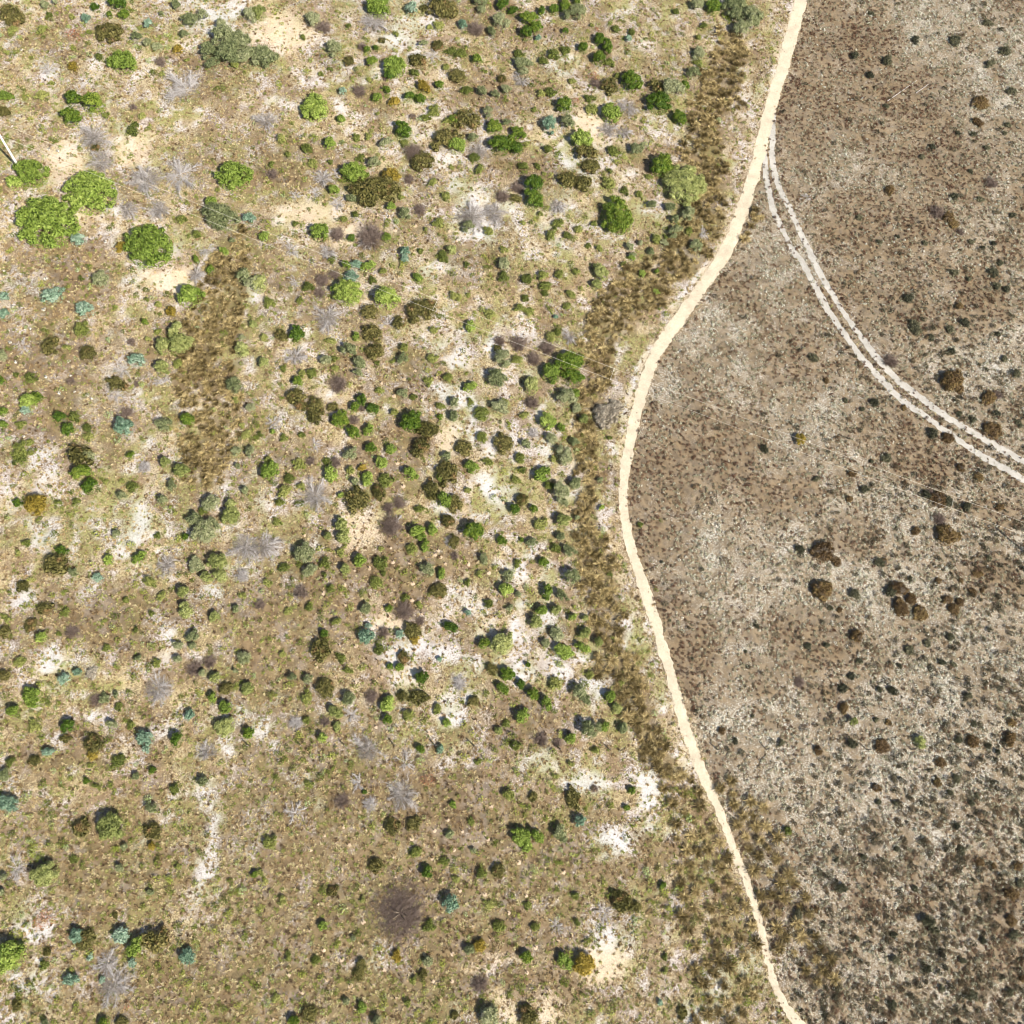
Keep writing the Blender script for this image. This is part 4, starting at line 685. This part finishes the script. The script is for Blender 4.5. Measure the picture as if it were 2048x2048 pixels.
# ------------------------------------------------------------------ tussocks of the brown strips
TUS = [tussock_mesh('tussock', 0.86, 0.66, MATS['T'], 500+i, n=130, wid=0.026) for i in range(7)]
def fill(poly, gap, seed):
    """points at least gap apart inside a pixel polygon"""
    rg = np.random.default_rng(seed); pts = []
    pu = [q[0] for q in poly]; pv = [q[1] for q in poly]
    cand = P(rg.uniform(min(pu), max(pu), 26000), rg.uniform(min(pv), max(pv), 26000))
    u, v = PX(cand); ok = inside(poly, u+(NZ[0].fbm(cand[:, 0], cand[:, 1], 3.0)-0.5)*70, v+(NZ[1].fbm(cand[:, 0], cand[:, 1], 3.0)-0.5)*70); cand = cand[ok][:, :2]
    ok = dist('path', cand[:, 0], cand[:, 1]) > 0.5; cand = cand[ok]; cand = cand[rg.random(len(cand)) < 0.10+sstep(0.24, 0.44, NZ[8].fbm(cand[:, 0], cand[:, 1], 2.0, 3))]
    keep = np.zeros((0, 2))
    for c_ in cand:
        if len(keep) == 0 or np.min(np.sum((keep-c_)**2, 1)) > (gap*rg.uniform(0.75, 1.3))**2: keep = np.vstack([keep, c_])
    return keep
SH = np.array([(P(a['u'], a['v'])[0], P(a['u'], a['v'])[1], a['r']) for a in ALL])
def clear_of_shrubs(xy, f=0.7, minr=0.3):
    ok = np.ones(len(xy), bool)
    for x, y, r in SH:
        if r > minr: ok &= (xy[:, 0]-x)**2+(xy[:, 1]-y)**2 > (f*r)**2
    return ok
tuss = []
for poly, gap, sd, nm in ((T_STRIP, 0.90, 1, 'tussock strip'), (T_PATH, 0.95, 2, 'path'), (T_LOW, 1.45, 3, 'low'), (T_EDGE, 0.9, 4, 'edge')):
    q = fill(poly, gap, sd); q = q[clear_of_shrubs(q, 0.75)]
    for x, y in q: tuss.append((x, y, nm, (0.78 if nm == 'tussock strip' else 0.92 if nm != 'low' else 0.95)*rng.uniform(0.7, 1.25)))
tuss.sort(key=lambda t: -t[3]/np.linalg.norm(np.array([t[0], t[1], 0])-CAM))
WHERE = {'tussock strip': 'tan grass tussock in the narrow tussock strip left of centre', 'path': 'tan grass tussock in the dense band left of the sandy path',
         'low': 'dark tan tussock scattered along the lower sandy path', 'edge': 'tan tussock right of the sandy path below the fork'}
for i, (x, y, nm, s) in enumerate(tuss[:300]):
    link('grass_tussock', TUS[i % 7], (x, y, hz(x, y)-0.01), rng.uniform(0, 6.283), (s, s, s*rng.uniform(0.85, 1.2)), label=WHERE[nm], cat='tussock', group=WHERE[nm].replace('tan grass tussock', 'tussocks').replace('dark tan tussock', 'tussocks').replace('tan tussock', 'tussocks'))
TUSS_REST = tuss[300:]

# ------------------------------------------------------------------ uncountable ground cover (instanced)
_groups = {}
def scatter_group(tname, objs):
    if tname in _groups: return _groups[tname]
    coll = bpy.data.collections.new(tname)
    for o in objs: coll.objects.link(o)
    ng = bpy.data.node_groups.new('scatter_'+tname, 'GeometryNodeTree')
    ng.interface.new_socket('Geometry', in_out='INPUT', socket_type='NodeSocketGeometry')
    ng.interface.new_socket('Geometry', in_out='OUTPUT', socket_type='NodeSocketGeometry')
    N = ng.nodes.new; L = ng.links.new
    gi = N('NodeGroupInput'); go = N('NodeGroupOutput'); ip = N('GeometryNodeInstanceOnPoints'); ci = N('GeometryNodeCollectionInfo')
    ci.inputs['Collection'].default_value = coll; ci.inputs['Separate Children'].default_value = True; ci.inputs['Reset Children'].default_value = True
    def attr(n, t):
        a = N('GeometryNodeInputNamedAttribute'); a.data_type = t; a.inputs['Name'].default_value = n; return a.outputs['Attribute']
    ip.inputs['Pick Instance'].default_value = True
    L(gi.outputs[0], ip.inputs['Points']); L(ci.outputs[0], ip.inputs['Instance']); L(attr('pick', 'INT'), ip.inputs['Instance Index'])
    er = N('FunctionNodeEulerToRotation'); L(attr('rot', 'FLOAT_VECTOR'), er.inputs[0]); L(er.outputs[0], ip.inputs['Rotation']); L(attr('scl', 'FLOAT_VECTOR'), ip.inputs['Scale'])
    L(ip.outputs[0], go.inputs[0])
    _groups[tname] = ng
    return ng
def scatter(name, label, cat, xy, scale, tone, tname, objs, seed, lean=0.12, zs=(0.8, 1.25)):
    rg = np.random.default_rng(seed); n = len(xy)
    me = bpy.data.meshes.new(name); me.vertices.add(n)
    me.vertices.foreach_set('co', np.column_stack([xy, height(xy[:, 0], xy[:, 1])-0.008]).astype(np.float32).ravel())
    def put(nm, ty, arr, fld): me.attributes.new(nm, ty, 'POINT').data.foreach_set(fld, arr)
    put('tone', 'FLOAT', np.clip(tone, 0, 1).astype(np.float32), 'value')
    put('pick', 'INT', rg.integers(0, len(objs), n).astype(np.int32), 'value')
    put('rot', 'FLOAT_VECTOR', np.column_stack([rg.normal(0, lean, n), rg.normal(0, lean, n), rg.uniform(0, 6.283, n)]).astype(np.float32).ravel(), 'vector')
    put('scl', 'FLOAT_VECTOR', np.column_stack([scale, scale, scale*rg.uniform(*zs, n)]).astype(np.float32).ravel(), 'vector')
    o = link(name, me, label=label, cat=cat, kind='stuff')
    md = o.modifiers.new('scatter', 'NODES'); md.node_group = scatter_group(tname, objs)
    return o
def tmpl(name, me): return bpy.data.objects.new(name, me)
M_DRY = tone_mat('dry_grass', [(0.0, (86, 68, 50)), (0.25, (132, 108, 76)), (0.5, (176, 152, 108)), (0.72, (214, 196, 156)), (0.82, (158, 152, 88)), (1.0, (122, 128, 62))])
M_HEATH = tone_mat('heath_cover', [(0.0, (84, 62, 48)), (0.2, (126, 90, 70)), (0.4, (136, 120, 92)), (0.6, (154, 152, 120)), (0.8, (196, 190, 164)), (1.0, (224, 218, 200))], jitter=0.35)
M_DARK = tone_mat('heath_dark', [(0.0, (52, 50, 38)), (0.5, (82, 78, 58)), (1.0, (122, 98, 72))])
M_SPROUT = tone_mat('sprout', [(0.0, (88, 98, 38)), (0.5, (126, 134, 56)), (0.8, (160, 160, 74)), (1.0, (158, 172, 124))])
M_LITTER = tone_mat('litter', [(0.0, (86, 68, 56)), (0.5, (140, 112, 90)), (1.0, (192, 182, 170))], transl=0.0)
def tuft_mesh(name, r, h, mat, seed, n=16, wid=0.018): return tussock_mesh(name, r, h, mat, seed, n, wid)
DRY = [tmpl('dry_tuft', tuft_mesh('dry_tuft', 0.20, 0.16, M_DRY, 900+i, 26, 0.014)) for i in range(5)]
HEATH = [tmpl('heath_tuft', crown('heath_tuft', 0.18, 0.17, 5, 0.085, M_HEATH, 920+i, dens=1.5, lobe=0.5, jit=0.8, thin=0.55, fuzz=0.3, core=False)) for i in range(5)]
DARK = [tmpl('dark_tuft', crown('dark_tuft', 0.32, 0.36, 7, 0.09, M_DARK, 940+i, dens=1.9, lobe=0.48, jit=0.8, thin=0.45, fuzz=0.35, core=False)) for i in range(5)]
SPROUT = [tmpl('sprout', crown('sprout', 0.16, 0.17, 4, 0.07, M_SPROUT, 960+i, dens=1.4, lobe=0.5, jit=0.8, thin=0.5, fuzz=0.25, core=False)) for i in range(5)]
def litter_mesh(seed):
    rg = np.random.default_rng(seed); T = Tubes()
    for k in range(7):
        a = rg.uniform(0, 6.28); st = (rg.normal(0, 0.12), rg.normal(0, 0.12), 0.02)
        T.add(twig_line(rg, st, (math.cos(a), math.sin(a), rg.uniform(0, 0.4)), rg.uniform(0.15, 0.42), 3, 0.3, 0.3), np.linspace(0.011, 0.005, 4))
    return T.mesh('fallen_twigs', M_LITTER)
LITTER = [tmpl('fallen_twigs', litter_mesh(980+i)) for i in range(5)]
def sample(n, seed):
    rg = np.random.default_rng(seed); q = P(rg.uniform(-60, 2108, n), rg.uniform(-60, 2108, n))[:, :2]   # even cover of the ground in and around view
    w = np.linalg.norm(np.column_stack([q, np.zeros(n)])-CAM, axis=1); keep = rg.random(n) < (w/w.max())**2
    return q[keep], rg
def off_tracks(q, m=0.0, rg=None):
    j = 0 if rg is None else rg.exponential(0.10, len(q))-0.06
    x, y = q[:, 0], q[:, 1]; d = np.minimum(np.minimum(dist('path', x, y), dist('rl', x, y)), np.minimum(dist('rr', x, y), dist('bank', x, y)+0.10))
    return d+j > m, d
# dry grass and litter on the left
q, rg = sample(420000, 21); ok, dd = off_tracks(q, 0.05, rg); q = q[ok]; Zq = zones(q[:, 0], q[:, 1])
den = (1-Zq['R'])*np.clip(0.62+0.25*Zq['olive']+0.15*Zq['brown']-0.34*Zq['white']-0.42*Zq['warm'], 0.10, 1)*(1-0.5*Zq['tus'])*(0.45+1.1*NZ[1].fbm(q[:, 0], q[:, 1], 1.6))
ok = rg.random(len(q)) < den; q = q[ok]; Zq = {k: v[ok] for k, v in Zq.items()}
tone = 0.50+rg.normal(0, 0.22, len(q))-0.22*Zq['brown']-0.12*Zq['olive']+0.45*(rg.random(len(q)) < 0.20+0.25*Zq['olive'])-0.12*Zq['tus']
scatter('dry_grass', 'short straw-coloured dry grass over the sandy left side', 'dry grass', q, rg.uniform(0.55, 1.35, len(q)), tone, 'dry', DRY, 1)
# heath on the right
q, rg = sample(520000, 22); ok, dd = off_tracks(q, 0.04, rg); q = q[ok]; dd = dd[ok]; Zq = zones(q[:, 0], q[:, 1])
mid_ = sstep(0.0, 0.05, Zq['R'])
den = Zq['R']*np.clip(0.75-0.22*Zq['rpale']+0.2*Zq['rbrown'], 0.1, 1)*(0.25+1.4*sstep(0.3, 0.65, NZ[2].fbm(q[:, 0], q[:, 1], 1.1)))
ok = rg.random(len(q)) < den; q = q[ok]; dd = dd[ok]; Zq = {k: v[ok] for k, v in Zq.items()}
tone = 0.50+rg.normal(0, 0.26, len(q))-0.28*Zq['rbrown']+0.22*Zq['rpale']+0.25*(NZ[3].fbm(q[:, 0], q[:, 1], 2.2)-0.5)-0.18*(dd < 1.0)
scatter('heath', 'low mottled grey-green and brown heath right of the sandy path', 'heath', q, rg.uniform(0.4, 1.3, len(q)), tone, 'heath', HEATH, 2)
# darker heath lumps, thicker to the lower right
q, rg = sample(110000, 23); ok, dd = off_tracks(q, 0.35); q = q[ok]; Zq = zones(q[:, 0], q[:, 1])
den = Zq['R']*np.clip(0.05+0.45*sstep(1500, 2000, Zq['u'])*sstep(250, 900, Zq['v'])+0.6*sstep(1250, 1850, Zq['v'])*sstep(1450, 1700, Zq['u']), 0, 1)*(0.1+1.7*sstep(0.35, 0.62, NZ[4].fbm(q[:, 0], q[:, 1], 1.6)))
ok = (rg.random(len(q)) < den) & clear_of_shrubs(q, 1.0, 0.4); q = q[ok]
scatter('heath_clumps', 'scattered small dark heath plants at the lower right', 'heath', q, 0.45+0.9*rg.random(len(q))**1.8, rg.uniform(0, 1, len(q)), 'dark', DARK, 3)
# little green plants between the shrubs on the left
q, rg = sample(80000, 24); ok, dd = off_tracks(q, 0.2); q = q[ok]; Zq = zones(q[:, 0], q[:, 1])
den = (1-Zq['R'])*(0.10+0.75*sstep(0.42, 0.66, NZ[5].fbm(q[:, 0], q[:, 1], 3.5)))*(1-0.8*Zq['tus'])*(1-0.4*Zq['white'])
ok = (rg.random(len(q)) < den*0.8) & clear_of_shrubs(q, 0.9, 0.4); q = q[ok]
ex = np.array([P(a['u'], a['v'])[:2] for a in SMALL_EXTRA]); sc = np.concatenate([0.5+1.7*rg.random(len(q))**2.6, [a['r']/0.16 for a in SMALL_EXTRA]]); q = np.concatenate([q, ex]) if len(ex) else q
scatter('green_ground_cover', 'tiny green plants dotted between the shrubs on the left', 'ground cover', q, sc, rg.uniform(0, 1, len(q))**1.2, 'sprout', SPROUT, 4)
CLUMP = [tmpl('green_clump', crown('green_clump', 0.40, 0.34, 12, 0.09, M_SPROUT, 1010+i, dens=1.4, lobe=0.34, jit=0.8, thin=0.55, fuzz=0.25, core=False, gaps=0.45)) for i in range(8)]
q, rg = sample(52000, 28); ok, dd = off_tracks(q, 0.5); q = q[ok]; Zq = zones(q[:, 0], q[:, 1])
den = (1-Zq['R'])*(0.05+0.9*sstep(0.42, 0.62, NZ[7].fbm(q[:, 0], q[:, 1], 5.0)))*(1-0.7*Zq['tus'])*(1-0.5*Zq['white'])*(1-0.6*Zq['warm'])
ok = (rg.random(len(q)) < den*0.55) & clear_of_shrubs(q, 1.1, 0.25); q = q[ok]
scatter('green_clumps', 'ragged little green clumps dotted all over the left side', 'ground cover', q, 0.45+1.0*rg.random(len(q))**1.8, rg.uniform(0, 1, len(q))**1.3, 'clump', CLUMP, 9, zs=(0.6, 1.2))
# strip of grass between the wheel tracks and along the path edge
q, rg = sample(60000, 25); ok, dd = off_tracks(q, -0.05); q = q[ok]; dd = dd[ok]
dl = dist('rl', q[:, 0], q[:, 1]); dr = dist('rr', q[:, 0], q[:, 1]); dp = dist('path', q[:, 0], q[:, 1])
ok = ((dl < 0.85) & (dr < 0.85)) | ((dp < 0.45) & (rg.random(len(q)) < 0.6)); q = q[ok]
scatter('verge_grass', 'thin olive grass between the wheel tracks and along the path edge', 'grass', q, rg.uniform(0.5, 1.1, len(q)), rg.uniform(0.05, 0.5, len(q))+0.5*(rg.random(len(q)) < 0.5), 'dry', DRY, 5)
# fallen twigs
q, rg = sample(30000, 26); ok, dd = off_tracks(q, 0.1); q = q[ok]; Zq = zones(q[:, 0], q[:, 1])
ok = rg.random(len(q)) < (1-Zq['R'])*(0.15+0.7*sstep(0.45, 0.7, NZ[6].fbm(q[:, 0], q[:, 1], 4.0)))*0.6; q = q[ok]
scatter('fallen_twigs', 'thin fallen grey and brown twigs lying over the sand', 'twigs', q, rg.uniform(0.6, 1.6, len(q)), rg.uniform(0, 1, len(q)), 'litter', LITTER, 6)
# remaining tussocks and undergrowth of the strips
TT = [tmpl('tussock', t) for t in TUS]
if TUSS_REST:
    q = np.array([(t[0], t[1]) for t in TUSS_REST]); scatter('tussock_grass', 'smaller tan tussocks filling the tussock bands', 'tussocks', q, np.array([t[3] for t in TUSS_REST]), np.full(len(q), 0.5), 'tussock', TT, 7)
# crumbs of soil and leaf on the path
q, rg = sample(200000, 27); d = dist('path', q[:, 0], q[:, 1]); ok = (d < 0.1) & (rg.random(len(q)) < np.where(d > -0.30, 0.6, 0.10)); q = q[ok]
scatter('path_debris', 'dark crumbs of litter on the pale sandy path', 'debris', q, rg.uniform(0.18, 0.5, len(q)), rg.uniform(0, 0.5, len(q)), 'heath', HEATH, 8)

# ------------------------------------------------------------------ stones, sand mounds, sticks
def stone_mesh(seed):
    rg = np.random.default_rng(seed); v = _oct_v*rg.uniform(0.75, 1.2, (14, 1))*np.array([1, rg.uniform(0.6, 0.95), rg.uniform(0.4, 0.65)])
    return mesh_np('stone', v, [_oct_f], M_STONE)
M_STONE = wood_mat('limestone', (196, 184, 164), (226, 214, 194), 5, 0.9, 0.1)
STONE = [stone_mesh(i+40) for i in range(5)]
STONES = {(0,1): "65 560;225 545;75 650;95 385;335 405;520 350;675 255;590 490;30 115;350 180;595 125;120 800;345 910;600 1030;655 1045;690 1070;560 1020;520 480;745 370;520 795;530 900;445 1030;175 1360", (0,0): "1165 1075;440 1145;35 1495;280 1450;800 1830;660 1750;95 960;85 1780;370 1130;160 370"}
for (tx, ty), s in STONES.items():
    for i, e in enumerate(s.split(';')):
        x, y = map(float, e.split()); p = P(tx*512+x/K, ty*512+y/K); r = rng.uniform(0.16, 0.32)
        link('stone', STONE[i % 5], (p[0], p[1], hz(p[0], p[1])+r*0.2), rng.uniform(0, 6.28), (r, r, r), label='small pale stone lying on the open sand below the largest round bush' if ty else 'small pale stone lying on the straw-coloured ground near the white pole', cat='stone', group='pale stones near the left edge' if ty else 'pale stones near the pole')
M_MOUND = soil_mat('dug_sand', base=soil_c(224, 196, 164), fine=(0.9, 1.06), bump=0.3)
M_STUB = wood_mat('stub_wood', (70, 60, 50), (110, 98, 84))
def mound_mesh(seed):
    rg = np.random.default_rng(seed); n = 12; V = [(0, 0, 0.10)]; a = np.arange(n)*2*np.pi/n
    for f, z in ((0.45, 0.085), (0.8, 0.04), (1.05, -0.02)):
        rr = f*rg.uniform(0.8, 1.2, n); V += list(zip(rr*np.cos(a), rr*np.sin(a), np.full(n, z)))
    V = np.array(V); i = np.arange(n); j = (i+1) % n
    tri = np.stack([np.zeros(n, int), 1+i, 1+j], 1); qs = np.concatenate([np.stack([1+k*n+i, 1+(k+1)*n+i, 1+(k+1)*n+j, 1+k*n+j], 1) for k in (0, 1)])
    return mesh_np('mound', V, [tri, qs], M_MOUND, True)
MOUND = [mound_mesh(i+60) for i in range(5)]
_T = Tubes(); _T.add(np.array([(0, 0, -0.05), (0, 0, 0.2), (0.02, 0.01, 0.42)]), np.array([0.05, 0.048, 0.045]), 6); STUB = _T.mesh('stub', M_STUB)
MOUNDS = {(1,2): "810 80;915 120;750 200;840 220;740 260;550 290;1005 260;1365 280;1345 310;1380 330;1415 380;1590 380;1150 370;1025 365;345 410;845 415;735 430;1745 445;1520 490;1015 500;1175 525;655 545;500 605;1510 585;1165 650;1035 660;670 690;1625 715;1240 755;1720 840;995 775;1320 875;905 855;435 930;620 1000;740 1005;1045 1030;1180 1035;905 1110;445 1160;930 1245;590 1230;740 1280;1365 1410;1720 1465;1780 1465;895 1610;1060 1620;1290 1660;1400 1520;1640 1565;350 170",
 (1,3): "770 320;650 430;820 450;510 490;1165 520;685 570;395 600;870 630;1025 660;635 755;1160 760;1040 810;1430 380;1335 460;1545 465;1480 605;1735 530;1320 670;1605 780;1395 850;460 1015;645 1060;1530 910;1715 940;770 910;800 1150;400 1210;800 1320;1630 1175;1495 1215;1470 1385;500 1355;640 1430;235 1545;525 1580;950 1510;1165 1495;700 1625;865 1630;100 1645;335 1680;1320 1600;1465 1600;740 1790;1040 1725;970 1860;115 1890;1375 1740;1890 1080;1760 1280;1760 280",
 (1,1): "1085 95;1030 180;1105 215;1285 50;1385 110;1710 125;1645 330;1425 485;1270 245;1545 555;1720 675;1195 850;935 950;830 850;1105 915;1350 905;1030 1045;1165 1140;1300 1165;1055 1555;1100 1730;1860 1840;1240 1070",
 (1,0): "905 1620;995 1640;755 1575;660 1590;1190 1700;1040 1730;1180 1840;1450 1735;1505 1810;1345 1560;1070 1845;1780 1290",
 (2,3): "100 280;300 625;35 700;260 760;375 770;90 950;165 980;330 1300;165 1340;260 1665;100 1530;130 800;435 1250"}
MW = {(1,2): 'small dug sand mound with a dark stub, between shrubs above the post row', (1,3): 'small dug sand mound with a dark stub, on brown grass below the posts', (1,1): 'small dug sand mound with a dark stub, on stony ground under the wires',
      (1,0): 'small dug sand mound with a dark stub, near the brown twig horseshoe', (2,3): 'small dug sand mound with a dark stub, left of the lower sandy path'}
for t, s in MOUNDS.items():
    for i, e in enumerate(s.split(';')):
        x, y = map(float, e.split()); p = P(t[0]*512+x/K, t[1]*512+y/K); r = rng.uniform(0.15, 0.26)
        sh = SHADOW*0.12
        e_ = link('sand_mound', None, (p[0]-sh[0], p[1]-sh[1], hz(p[0], p[1])), rng.uniform(-0.3, 0.3), label=MW[t], cat='sand mound', group=MW[t].replace('small dug sand mound with a dark stub, ', 'dug sand mounds '))
        link('mound', MOUND[i % 5], (0.1, -0.1, 0), rng.uniform(0, 6.28), (r, r, r*1.3), parent=e_); link('stub', STUB, (0, 0, 0), 0, (1, 1, rng.uniform(0.7, 1.1)), parent=e_)
for k, ((u0, v0), (u1, v1), lab) in enumerate([((1776, 200), (1836, 158), 'longer pale straight stick lying on the brown heath'), ((1833, 185), (1857, 168), 'shorter pale stick lying on the brown heath')]):
    a, b = P(u0, v0, 0.12), P(u1, v1, 0.12); t = np.linspace(0, 1, 9)[:, None]; pts = (b-a)*t; pts[:, 2] += 0.03*np.sin(9*t[:, 0])
    T_ = Tubes(); T_.add(pts, np.linspace(0.05, 0.025, 9), 5); link('fallen_stick', T_.mesh('fallen_stick', MATS['I']), (a[0], a[1], hz(a[0], a[1])+0.14), label=lab, cat='stick')

# ------------------------------------------------------------------ fence posts, pole and wires
M_POST = wood_mat('post_wood', (92, 80, 66), (150, 138, 120), 9)
M_POLE = wood_mat('pale_pole', (206, 200, 188), (232, 228, 218), 3, 0.7, 0.1)
M_PORC = wood_mat('porcelain', (210, 206, 198), (232, 228, 220), 3, 0.3, 0.05)
M_WIRE = wood_mat('bare_wire', (196, 186, 166), (214, 204, 186), 3, 0.45, 0.05)
M_STEEL = wood_mat('galvanised', (128, 128, 126), (168, 166, 162), 12, 0.5, 0.1)
def post_mesh(seed):
    rg = np.random.default_rng(seed); T = Tubes(); z = np.array([-0.2, 0, 0.6, 1.18, 1.22, 1.225]); r = np.array([0.065, 0.065, 0.062, 0.06, 0.045, 0.002])
    T.add(np.column_stack([rg.normal(0, 0.03)*z, rg.normal(0, 0.03)*z, z]), r, 8); return T.mesh('fence_post', M_POST)
POSTM = [post_mesh(i) for i in range(4)]
PU = [497, 602, 690, 789, 871, 948, 1025, 1120, 1218, 1318, 1436, 1533, 1635, 1734, 1821, 1916, 2011]
ORDN = ['first', 'second', 'third', 'fourth', 'fifth', 'sixth', 'seventh', 'eighth', 'ninth', 'tenth', 'eleventh', 'twelfth', 'thirteenth', 'fourteenth', 'fifteenth', 'sixteenth', 'last']
for i, u in enumerate(PU):
    p = P(u, 1492 if u < 1100 else 1499)
    link('fence_post', POSTM[i % 4], (p[0], p[1], hz(p[0], p[1])), rng.uniform(0, 6.28), (1, 1, rng.uniform(0.92, 1.06)), label='short weathered fence post, '+ORDN[i]+' from the left in the row', cat='post', group='weathered posts in one straight row')
def lathe(prof, sides=12):
    prof = np.array(prof, float); n = len(prof); a = np.arange(sides)*2*np.pi/sides
    V = np.stack([prof[:, 0:1]*np.cos(a), prof[:, 0:1]*np.sin(a), np.repeat(prof[:, 1:2], sides, 1)], -1).reshape(-1, 3)
    i = np.arange(n*sides).reshape(n, sides); j = np.roll(i, -1, 1)
    return V, np.stack([i[:-1], j[:-1], j[1:], i[1:]], -1).reshape(-1, 4)
def lm(name, prof, mat, sides=12): V, Fq = lathe(prof, sides); return mesh_np(name, V, [Fq], mat, True)
def box(name, sx, sy, sz, mat):
    b = 0.012; V = []
    for z, k in ((-sz/2, b), (-sz/2+b, 0), (sz/2-b, 0), (sz/2, b)):
        V += [(-sx/2+k, -sy/2+k, z), (sx/2-k, -sy/2+k, z), (sx/2-k, sy/2-k, z), (-sx/2+k, sy/2-k, z)]
    f = [(3, 2, 1, 0), (12, 13, 14, 15)]+[(4*l+i, 4*l+(i+1) % 4, 4*l+4+(i+1) % 4, 4*l+4+i) for l in range(3) for i in range(4)]
    return mesh_np(name, np.array(V), [np.array(f)], mat)
PH = 7.4
bases = [P(41, 340), P(2085, 1133)]
line_dir = unit(bases[1][:2]-bases[0][:2]); perp = np.array([-line_dir[1], line_dir[0]]); ang = math.atan2(perp[1], perp[0]); HALF = 0.78
for bp_, lab in ((bases[0], 'tall white wooden pole with crossarm at the left edge'), (bases[1], 'second pale pole beyond the right edge, casting a dark shadow')):
    e = link('utility_pole', None, (bp_[0], bp_[1], hz(bp_[0], bp_[1])), ang, label=lab, cat='pole', group='poles carrying the overhead wires')
    link('shaft', lm('shaft', [(0.15, -0.3), (0.15, 0.0), (0.135, 2.5), (0.115, PH-0.05), (0.09, PH), (0.001, PH+0.01)], M_POLE), parent=e)
    arm = link('crossarm', box('crossarm', 2*HALF+0.2, 0.10, 0.12, M_POLE), (0, 0.17, PH-0.35), parent=e)
    for s in (-1, 1):
        ins = link('insulator', lm('insulator', [(0.02, 0.0), (0.02, 0.06), (0.07, 0.065), (0.065, 0.11), (0.045, 0.115), (0.05, 0.16), (0.03, 0.2), (0.001, 0.205)], M_PORC), (s*HALF, 0, 0.061), parent=arm)
        br = Tubes(); br.add(np.array([(s*0.13, 0.13, PH-0.95), (s*HALF*0.6, 0.15, PH-0.42)]), np.array([0.018, 0.018]), 5); link('brace', br.mesh('brace', M_STEEL), parent=e)
    link('bolt', lm('bolt', [(0.03, 0), (0.03, 0.03), (0.001, 0.032)], M_STEEL, 6), (0, 0.222, PH-0.29), parent=e)
SAG = 1.5
def wire_pt(s, t):
    a, b = bases[0], bases[1]; q = a[:2]+(b[:2]-a[:2])*t+perp*s*HALF+line_dir*0.0
    z = hz(a[0], a[1])*(1-t)+hz(b[0], b[1])*t+PH-0.11-SAG*4*t*(1-t); return np.array([q[0], q[1], z])
for s, lab in ((1, 'upper of the two thin pale overhead wires crossing the picture'), (-1, 'lower of the two thin pale overhead wires crossing the picture')):
    T_ = Tubes(); T_.add(np.array([wire_pt(s, t) for t in np.linspace(0, 1, 90)]), np.full(90, 0.011), 6); link('overhead_wire', T_.mesh('overhead_wire', M_WIRE), label=lab, cat='wire', group='overhead wires')
for t, lab in ((0.41, 'leftmost thin spacer rod joining the two overhead wires'), (0.575, 'middle thin spacer rod joining the wires beside the vivid dome'), (0.885, 'rightmost thin spacer rod joining the two overhead wires')):
    T_ = Tubes(); a, b = wire_pt(1, t), wire_pt(-1, t); T_.add(np.array([a+(a-b)*0.03, (a+b)/2, b+(b-a)*0.03])-a, np.full(3, 0.016), 6); link('wire_spacer', T_.mesh('wire_spacer', M_WIRE), tuple(a), label=lab, cat='spacer', group='spacers on the overhead wires')
print('things', len(ALL), 'tussocks', len(tuss), 'low extra', len(SMALL_EXTRA))
